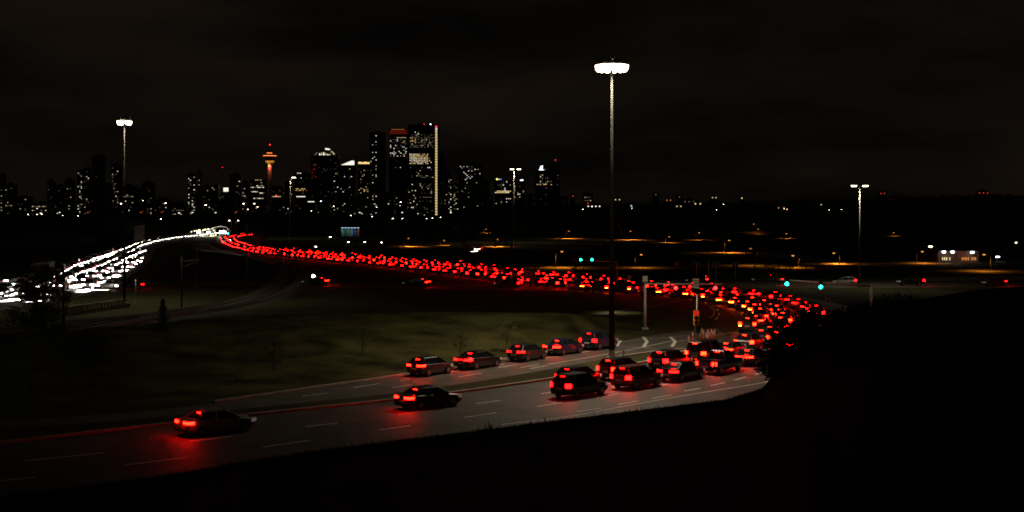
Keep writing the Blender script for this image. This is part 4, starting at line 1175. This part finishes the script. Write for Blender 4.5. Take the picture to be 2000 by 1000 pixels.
# light-rail tracks
TRK = [(395,478),(402,488),(440,494),(505,503),(545,516),(572,533),(566,552),(520,578),(430,603),(300,622),(150,648),(-40,672)]
smp = spline([W(*p, 0) for p in TRK], 2.4)
mb = MB(); vs = []
for p, tt in smp:
    n = Vector((-tt.y, tt.x, 0)).normalized()
    for off, z in ((-4.2, .0), (-3.4, .22), (3.4, .22), (4.2, .0)): vs.append((p.x + n.x*off, p.y + n.y*off, z))
bed = mb.add(vs, [(i*4+k, i*4+k+1, i*4+k+5, i*4+k+4) for i in range(len(smp) - 1) for k in range(3)]).build('track_bed', 'ballast'); bed['kind'] = 'structure'
for off in (-2.6, -1.16, 1.16, 2.6):
    vs = []
    for p, tt in smp:
        n = Vector((-tt.y, tt.x, 0)).normalized()
        for o2, z in ((-.05, .30), (-.05, .45), (.05, .45), (.05, .30)): vs.append((p.x + n.x*(off+o2), p.y + n.y*(off+o2), z))
    MB().add(vs, [(i*4+k, i*4+k+1, i*4+k+5, i*4+k+4) for i in range(len(smp) - 1) for k in range(3)]).build('rail', 'rail_steel', bed)
mb = MB()
for p, tt in spline([W(*p, 0) for p in TRK], 1.2):
    if p.y > 330: continue
    n = Vector((-tt.y, tt.x, 0)).normalized()
    for c in (-1.88, 1.88):
        a = p + n * c
        q = [a - n*1.2 - tt*.12, a + n*1.2 - tt*.12, a + n*1.2 + tt*.12, a - n*1.2 + tt*.12]
        mb.hexa([(v.x, v.y, .2) for v in q], [(v.x, v.y, .31) for v in q])
mb.build('sleepers', 'sleeper', bed, kind='stuff')
# overhead-line and plain poles: (column, base row, top row, kind)
POLES = [(124,648,523,'dark wooden pole in front of the white stream beside the leafy bush',.17),(223,570,515,'short dark pole before the white stream',.13),(265,592,545,'pale lamp standard on a block base right of the mast',.10),
         (355,602,500,'dark overhead-line pole left of the tracks',.12),(385,560,470,'dark overhead-line pole nearer the station',.12),(482,580,440,'dark overhead-line pole before the red curve',.12),(538,556,486,'dark overhead-line pole beside the track curve',.14),
         (566,520,487,'short dark pole at the red stream',.14),(597,520,484,'dark pole with cross bar at the red stream',.12),(860,552,509,'thin pole holding a bent lamp arm below the red stream',.10),(1000,556,470,'dark pole in front of the red stream left of the green sign',.18),
         (1286,567,530,'dark twin-stem pole behind the red signals',.10),(1384,556,507,'slim grey pole right of the white hanging sign',.08)]
for u, vb, vt, lab, r in POLES:
    base = W(u, vb); H = (vb - vt) / FOC * base.y
    t = thing('utility_pole', lab, 'pole', base)
    MB().tube((0,0,0), (0,0,H), r, r * .7, 10).build('shaft', 'galvanised' if 'pale' in lab or 'grey' in lab else 'dark_steel', t, True)
    if 'overhead' in lab:
        MB().tube((0,0,H*.9), (2.6,0,H*.93), .05, .04, 6).build('bracket_arm', 'dark_steel', t); MB().tube((0,0,H*.78), (2.5,0,H*.92), .03, .03, 6).build('stay', 'dark_steel', t)
    if 'bent' in lab:
        MB().tube((0,0,H), (-2.6,0,H+.08), .07, .05, 8).build('arm', 'galvanised', t)
    if 'cross bar' in lab: MB().box(-1.2, 1.2, -.06, .06, H*.8, H*.84).build('cross_bar', 'dark_steel', t)
    MB().box(-r*2, r*2, -r*2, r*2, 0, .35 if 'block' in lab else .12).build('footing', 'concrete', t)

# ---------------------------------------------------------------- station, low buildings, lit boards
d = 700; k = d / FOC
t = thing('light_rail_station', 'lit station with an arched grey canopy and glowing platform where the streams meet', 'station', (ux(415, d), d, 0))
def kx(u): return (u - 415) * k
def kz(v): return CAM_H - (v - HOR) * k
# platform and arched canopy roof over the right half
MB().box(kx(378), kx(450), 0, 9, 0, kz(465)).build('platform', 'concrete', t)
av = []
arc = [(404,454),(409,449),(415,445),(423,442.5),(432,441.5),(441,442.5),(447,446),(451,452)]
cb = MB()
lo = [(kx(u), kz(v)) for u, v in arc]
outer = lo; inner = [(x * .985, z - .35) for x, z in lo]
n = len(lo); vs = []
for y in (-1.5, 11):
    vs += [(x, y, z) for x, z in outer] + [(x, y, z) for x, z in inner]
fs = []
for i in range(n - 1):
    fs += [(i, i+1, 2*n+i+1, 2*n+i), (n+i, 3*n+i, 3*n+i+1, n+i+1), (i, n+i, n+i+1, i+1), (2*n+i, 2*n+i+1, 3*n+i+1, 3*n+i)]
cb.add(vs, fs).build('canopy', 'roofing', t)
for i in range(9):
    u = 380 + i * 8
    MB().tube((kx(u), 1, kz(465)), (kx(u), 1, kz(max(446, 456 - i * 1.2))), .14, .12, 8).build('column', 'galvanised', t)
for u, v, w_ in ((373,452.3,2),(379,451,2),(383,450,2),(388,449,3),(396,449.5,2),(400,448,2.5),(406,447,2),(414,446,2.4),(417,450,2),(419,454,2),(423,455,2.4),(412,461,2),(416,460,2),(420,459,2.5)):
    MB().box(kx(u), kx(u + w_), -.3, 0, kz(v + 1.1), kz(v - .6)).build('platform_lamp', 'station_glow', t)
for a, b, v0, v1, m in ((385,392,451.5,455.5,'station_white'),(404,411,452,456,'station_white'),(429,442,451.2,456,'station_white')):
    MB().box(kx(a), kx(b), -.6, -.2, kz(v1), kz(v0)).build('lit_sign', m, t)
wl = MB()
for i in range(11):
    a = 381 + i * 3.6
    if i in (3, 7): continue
    MB().box(kx(a), kx(a + 2.6), -.2, -.05, kz(466.5 - i * .35), kz(463.5 - i * .4)).build('lit_pane', emit(f'pane_{i}', (1.0, .86, .36), random.uniform(.25, 1.1)), t)
light('canopy_light', 'POINT', (kx(400), -3, kz(452)), 5000, (1, .92, .6), t, size=.5)
light('canopy_light', 'POINT', (kx(428), -5, kz(449)), 2500, (1, .95, .8), t, size=.5)
# two gabled buildings at the left of the stream
for u0, u1, vr, ve, vb, d, lab in ((188,262,428,441,476,560,'long gabled hall with a pale roof behind the white stream'), (-20,60,505,516,545,300,'low dark shed at the left edge above the slip lane')):
    k = d / FOC
    t = thing('gabled_building', lab, 'building', (ux((u0 + u1) / 2, d), d, 0)); w_ = (u1 - u0) * k
    zz = lambda v: CAM_H - (v - HOR) * k
    MB().box(-w_/2, w_/2, 0, 16, 0, zz(ve)).build('wall', 'cladding', t)
    e = w_ / 2 + .8
    MB().hexa([(-e, -.8, zz(ve)), (e, -.8, zz(ve)), (e, 16.8, zz(ve)), (-e, 16.8, zz(ve))], [(-e + 5, 7.8, zz(vr)), (e - 2, 7.8, zz(vr)), (e - 2, 8.2, zz(vr)), (-e + 5, 8.2, zz(vr))]).build('roof', 'roofing', t)
    for q in range(6):
        x = -w_/2 + w_ * (q + .5) / 6
        wn = MB().box(x - .9, x + .9, -.06, -.004, zz(vb) * 0 + 1.4, 3.0).build('window', 'car_glass', t)
        MB().box(x - 1.0, x + 1.0, -.12, -.062, 1.25, 1.38).build('sill', 'concrete', wn)
# six floodlit upright banner boards
for i in range(6):
    d = 540; k = d / FOC; u = 669 + i * 6.1
    t = thing('banner_board', f'upright banner board lit blue-white from its top, {ordinal(i + 1)} of six from the left', 'banner', (ux(u, d), d, 0), group='six lit banner boards')
    z0, z1 = CAM_H - (461.5 - HOR) * k, CAM_H - (445 - HOR) * k
    c = [(.55,.6,.65), (.05,.35,.2), (.3,.5,.2), (.5,.5,.55), (.04,.2,.6), (.5,.12,.05)][i]
    MB().box(-.5, .5, -.1, .1, z0, z1 - .4).build('board', mat(f'banner_{i}', c, .7, var=.2, scale=1.5), t)
    MB().box(-.1, .1, .11, .3, 0, z1).build('post', 'dark_steel', t)
    MB().box(-.45, .45, -.55, -.35, z1 - .1, z1 + .1).build('top_lamp', 'panel_blue', t)
    MB().box(-.05, .05, -.36, .12, z1 - .02, z1 + .04).build('lamp_bracket', 'dark_steel', t)
    light('bulb', 'SPOT', (0, -.6, z1 - .15), 45, (.62,.84,1), t, (math.radians(-12), 0, 0), .1, 1.9, .7)
# lit shop on the right
d = 352; k = d / FOC
t = thing('roadside_shop', 'long low brick shop with amber windows and white wall lamps on the right', 'shop', (ux(1870, d), d, 0))
sx = lambda u: (u - 1870) * k
szz = lambda v: CAM_H - (v - HOR) * k
MB().box(sx(1832), sx(1912), 0, 14, 0, szz(491)).build('wall', 'brick', t)
MB().box(sx(1830), sx(1914), -1.6, 15, szz(491), szz(489.5)).build('roof', 'roofing', t)
MB().box(sx(1868), sx(1873), -.6, -.05, 1.0, szz(496)).build('entrance_pier', 'brick', t)
for u in (1840,1844,1848,1854,1878,1882,1886,1890,1897,1901,1904):
    wn = MB().box(sx(u), sx(u + 2.2), -.06, -.004, szz(508), szz(502.5)).build('window', 'win_orange' if u > 1870 else 'win_warm', t)
    MB().box(sx(u) - .05, sx(u + 2.2) + .05, -.16, -.062, szz(508) - .16, szz(508) - .02).build('sill', 'concrete', wn)
for u, v in ((1839,491),(1856,491),(1894,492)):
    MB().box(sx(u) - .35, sx(u) + .35, -2.1, -1.65, szz(v) - .3, szz(v) + .1).build('wall_lamp', 'lamp_cool', t)
    light('bulb', 'SPOT', (sx(u), -2.0, szz(v) - .4), 4, (.85,1,.9), t, (0,0,0), .1, 2.4, .8)
light('porch_light', 'POINT', (sx(1874), -2, szz(500)), 26, (1,.35,.08), t, size=.15)
light('porch_light', 'POINT', (sx(1890), -2, szz(503)), 22, (1,.40,.10), t, size=.15)
arm_lamp(1819, 0, 482, 'bright white lamp on a pole left of the lit brick shop', (-.3,), 'lamp_small', .5, .8, .13, d=372)
arm_lamp(1947, 0, 502, 'white lamp on a short pole right of the lit brick shop', (.3,), 'lamp_cool', .45, .8, .12, d=355)

# ---------------------------------------------------------------- trees and bushes
TRN = random.Random(11)
def tree(name, label, base, H, Wd, nleaf, leaf, m='leaf', bare=.25, cat='tree', grp=None, low=.2, trunk=True, gaps=.35):
    """trunk with limbs; crown of many leaf-sized faces gathered in clumps round the limb ends"""
    t = thing(name, label, cat, base, group=grp)
    tb = MB(); r0 = max(.04, H * .022)
    tips = []
    top = Vector((TRN.uniform(-.06, .06) * H, TRN.uniform(-.06, .06) * H, H * .82))
    mid = Vector((TRN.uniform(-.03, .03) * H, TRN.uniform(-.03, .03) * H, H * .4))
    if trunk:
        tb.tube((0,0,-.15), mid, r0, r0 * .75, 8); tb.tube(mid, top, r0 * .75, r0 * .25, 7)
    nl = 16 if nleaf > 1500 else 9
    for k in range(nl):
        f = low + (1 - low) * (k + .3) / nl
        a = k * 2.4 + TRN.uniform(-.4, .4)
        s = mid.lerp(top, max(0, (f * .9 - .45)) / .55) if f > .5 else mid * (f / .5 * .9)
        prof = math.sin(PI * min(.97, (f - low) / (1 - low) * .82 + .16)) ** .7
        rr = Wd / 2 * prof * TRN.uniform(.75, 1.1)
        e = Vector((math.cos(a) * rr, math.sin(a) * rr, min(H * .97, f * H + TRN.uniform(0, .1) * H)))
        tb.tube(s, s.lerp(e, .55) + Vector((0,0,.03*H)), r0 * .38, r0 * .22, 5); tb.tube(s.lerp(e, .55) + Vector((0,0,.03*H)), e, r0 * .22, r0 * .06, 5)
        tips += [e, s.lerp(e, .72)]
        for q in range(2):
            e2 = s.lerp(e, TRN.uniform(.4, .8)) + Vector((TRN.uniform(-.5,.5)*rr, TRN.uniform(-.5,.5)*rr, TRN.uniform(-.02,.14)*H))
            tb.tube(s.lerp(e, .4), e2, r0 * .16, r0 * .04, 4); tips.append(e2)
    tips.append(top + Vector((0,0,.1*H)))
    tb.build('trunk', 'bark', t)
    cb = MB()
    cl = [(p, TRN.uniform(.10, .22) * Wd * (1 if TRN.random() > gaps * .3 else .5)) for p in tips if TRN.random() > gaps * .35]
    for k in range(nleaf):
        p, cr = cl[k % len(cl)]
        v = Vector((TRN.gauss(0,1), TRN.gauss(0,1), TRN.gauss(0,.8)))
        v = v.normalized() * cr * TRN.random() ** .45
        c = p + v
        if c.z < .03: continue
        a = Vector((TRN.gauss(0,1), TRN.gauss(0,1), TRN.gauss(0,1))).normalized() * leaf * TRN.uniform(.6, 1.3)
        b = a.orthogonal().normalized() * leaf * TRN.uniform(.3, .6)
        cb.add([c - a, c + b, c + a, c - b], [(0, 1, 2, 3)])
    cb.build('crown', m, t)
    return t
def conifer(label, base, H, Wd, n, grp=None):
    t = thing('conifer_tree', label, 'tree', base, group=grp)
    MB().tube((0,0,-.1), (0,0,H*.97), H*.022, H*.004, 7).build('trunk', 'bark', t)
    cb = MB()
    for k in range(n):
        f = TRN.random() ** .8
        z = H * (.06 + .93 * f)
        tier = .75 + .25 * math.sin(f * 40)
        R = Wd / 2 * (1 - f) ** .85 * tier + .06
        a = TRN.uniform(0, 2*PI); r = R * TRN.uniform(.25, 1)
        c = Vector((math.cos(a)*r, math.sin(a)*r, z - r * .35))
        out = Vector((math.cos(a), math.sin(a), -.35)) * (H * .035 * TRN.uniform(.6, 1.4))
        sd = Vector((-math.sin(a), math.cos(a), .1)) * H * .012
        cb.add([c - out, c + sd, c + out, c - sd], [(0,1,2,3)])
    cb.build('crown', 'needle', t)
    return t
def on_mound(u, v, dz=1.2):
    return W(u, v, dz)
# leafy bush tree in front of the white stream
tree('leafy_tree', 'broad leafy tree standing dark against the white stream on the left', W(82, 662), 7.2, 6.0, 6500, .15, low=.08)
conifer('dark bushy conifer on the verge right of the leafy tree', W(318, 690), 5.2, 3.3, 1800)
for i, (u, v, H, Wd, lab) in enumerate(((535,722,2.6,1.6,'thin sapling on the near slope of the grass mound, leftmost of the saplings'), (708,690,2.2,1.9,'low rounded shrub on the mound, second sapling from the left'), (898,690,1.9,1.6,'small shrub on the mound right of its middle'), (990,672,2.2,1.7,'small shrub on the mound nearest the tall mast'))):
    tree('mound_shrub', lab, W(u, v, .9), H, Wd, 420, .07, cat='shrub', grp='saplings on the mound', low=.25)
tree('leafy_bush', 'round leafy bush in front of the red stream left of the tall mast', W(1146, 580), 3.8, 4.8, 2200, .12, low=.1, cat='bush')
tree('street_tree', 'dark teardrop tree before the orange-lit verge left of the green signals', Vector((ux(1124, 270), 270, 0)), 4.6, 1.9, 900, .12, low=.3)
tree('street_tree', 'dark teardrop tree right of the green guide sign', Vector((ux(1046, 275), 275, 0)), 4.8, 2.0, 900, .12, low=.3)
tree('street_tree', 'orange-lit autumn tree right of the lane signs', Vector((ux(1474, 300), 300, 0)), 6.4, 5.0, 1700, .15, 'leaf_autumn', low=.35)
for i, (u, d, H, Wd) in enumerate(((1502,290,4.2,2.6),(1541,285,3.6,2.4),(1592,300,3.2,2.6),(1604,280,2.2,2.0),(1665,310,4.0,3.0))):
    tree('verge_tree', f'small dark tree against the orange-lit verge, {ordinal(i + 1)} of five from the left', Vector((ux(u, d), d, 0)), H, Wd, 700, .12, grp='verge trees')
conifer('small pointed conifer on the orange-lit verge, left of two', Vector((ux(1521, 280), 280, 0)), 2.9, 1.9, 600)
conifer('small pointed conifer on the orange-lit verge, right of two', Vector((ux(1574, 278), 278, 0)), 2.5, 2.1, 600)
for i, (u, d, H, Wd) in enumerate(((733,560,8,6),(800,540,7,5),(818,700,9,7),(868,640,9,7),(890,560,8,6),(905,470,5,4.5),(955,780,12,9),(930,640,9,7),(968,480,5.5,5),(990,430,4.5,4),(1025,600,8,6),(1180,560,8,6),(1210,620,9,6),(1255,560,8,6),(1285,590,8,5),(1325,520,7,5),(1390,500,7,6),(1430,640,9,7),(1600,560,8,6),(1690,520,8,6),(1780,560,8,6),(1955,520,7,6),(1320,290,3.6,3.2),(1228,300,4.5,2.5))):
    tree('roadside_tree', f'dim tree among the amber-lit streets, {ordinal(1 + sorted([733,800,818,868,890,905,955,930,968,990,1025,1180,1210,1255,1285,1325,1390,1430,1600,1690,1780,1955,1320,1228]).index(u))} from the left',
         Vector((ux(u, d), d, 0)), H, Wd, 520, H * .028, 'leaf_autumn' if i % 3 == 0 else 'leaf', grp='roadside trees', low=.25)
# far belt of woodland that hides the foot of the city
mb = MB()
for k in range(2600):
    u = TRN.uniform(-60, 1000); d = TRN.uniform(1450, 1900)
    hgt = 6 + 5 * noise.noise(Vector((u * .03, 1, 0)))
    c = Vector((ux(u, d), d, TRN.uniform(0, max(2, hgt))))
    a = Vector((TRN.gauss(0,1), TRN.gauss(0,.4), TRN.gauss(0,1))).normalized() * 2.4
    b = a.orthogonal().normalized() * 1.6
    mb.add([c - a, c + b, c + a, c - b], [(0,1,2,3)])
tag(mb.build('distant_woodland', 'leaf', kind='stuff'), 'dark belt of far woodland at the foot of the city', 'woodland')
mb = MB()
for k in range(2600):
    u = TRN.uniform(880, 2150); d = TRN.uniform(1500, 1790)
    c = Vector((ux(u, d), d, far_hill_z(u, d) + TRN.uniform(-.5, 3.2 + 2.2 * noise.noise(Vector((u * .04, 2, 0))))))
    a = Vector((TRN.gauss(0,1), TRN.gauss(0,.4), TRN.gauss(0,1))).normalized() * 1.9
    b = a.orthogonal().normalized() * 1.3
    mb.add([c - a, c + b, c + a, c - b], [(0,1,2,3)])
tag(mb.build('hill_woodland', 'leaf', kind='stuff'), 'dark woodland along the crest of the far hill', 'woodland')
# bushes on the near hillside, right: (column, distance, height, width, leaves)
BUSH = [(1516,40,1.25,1.1,3000),(1545,38,1.35,1.5,4200),(1590,39,1.0,1.8,3600),(1640,38,.55,1.7,2600),(1690,40,.32,1.8,1800),(1750,41,.28,1.9,1400),(1820,42,.26,2.0,1200),(1890,40,.26,2.0,1200),(1960,41,.26,2.0,1200),(2010,40,.28,2.0,900)]
for i, (u, d, H, Wd, n) in enumerate(BUSH):
    z = min(hill_z(u, d), ridge_at(u)[1])
    tree('hillside_bush', f'black leafy bush on the near hillside, {ordinal(i + 1)} from the left', Vector((ux(u, d), d, z - .1)), H, Wd, n, .05, cat='bush', grp='bushes on the near hillside', low=.05, gaps=.1)
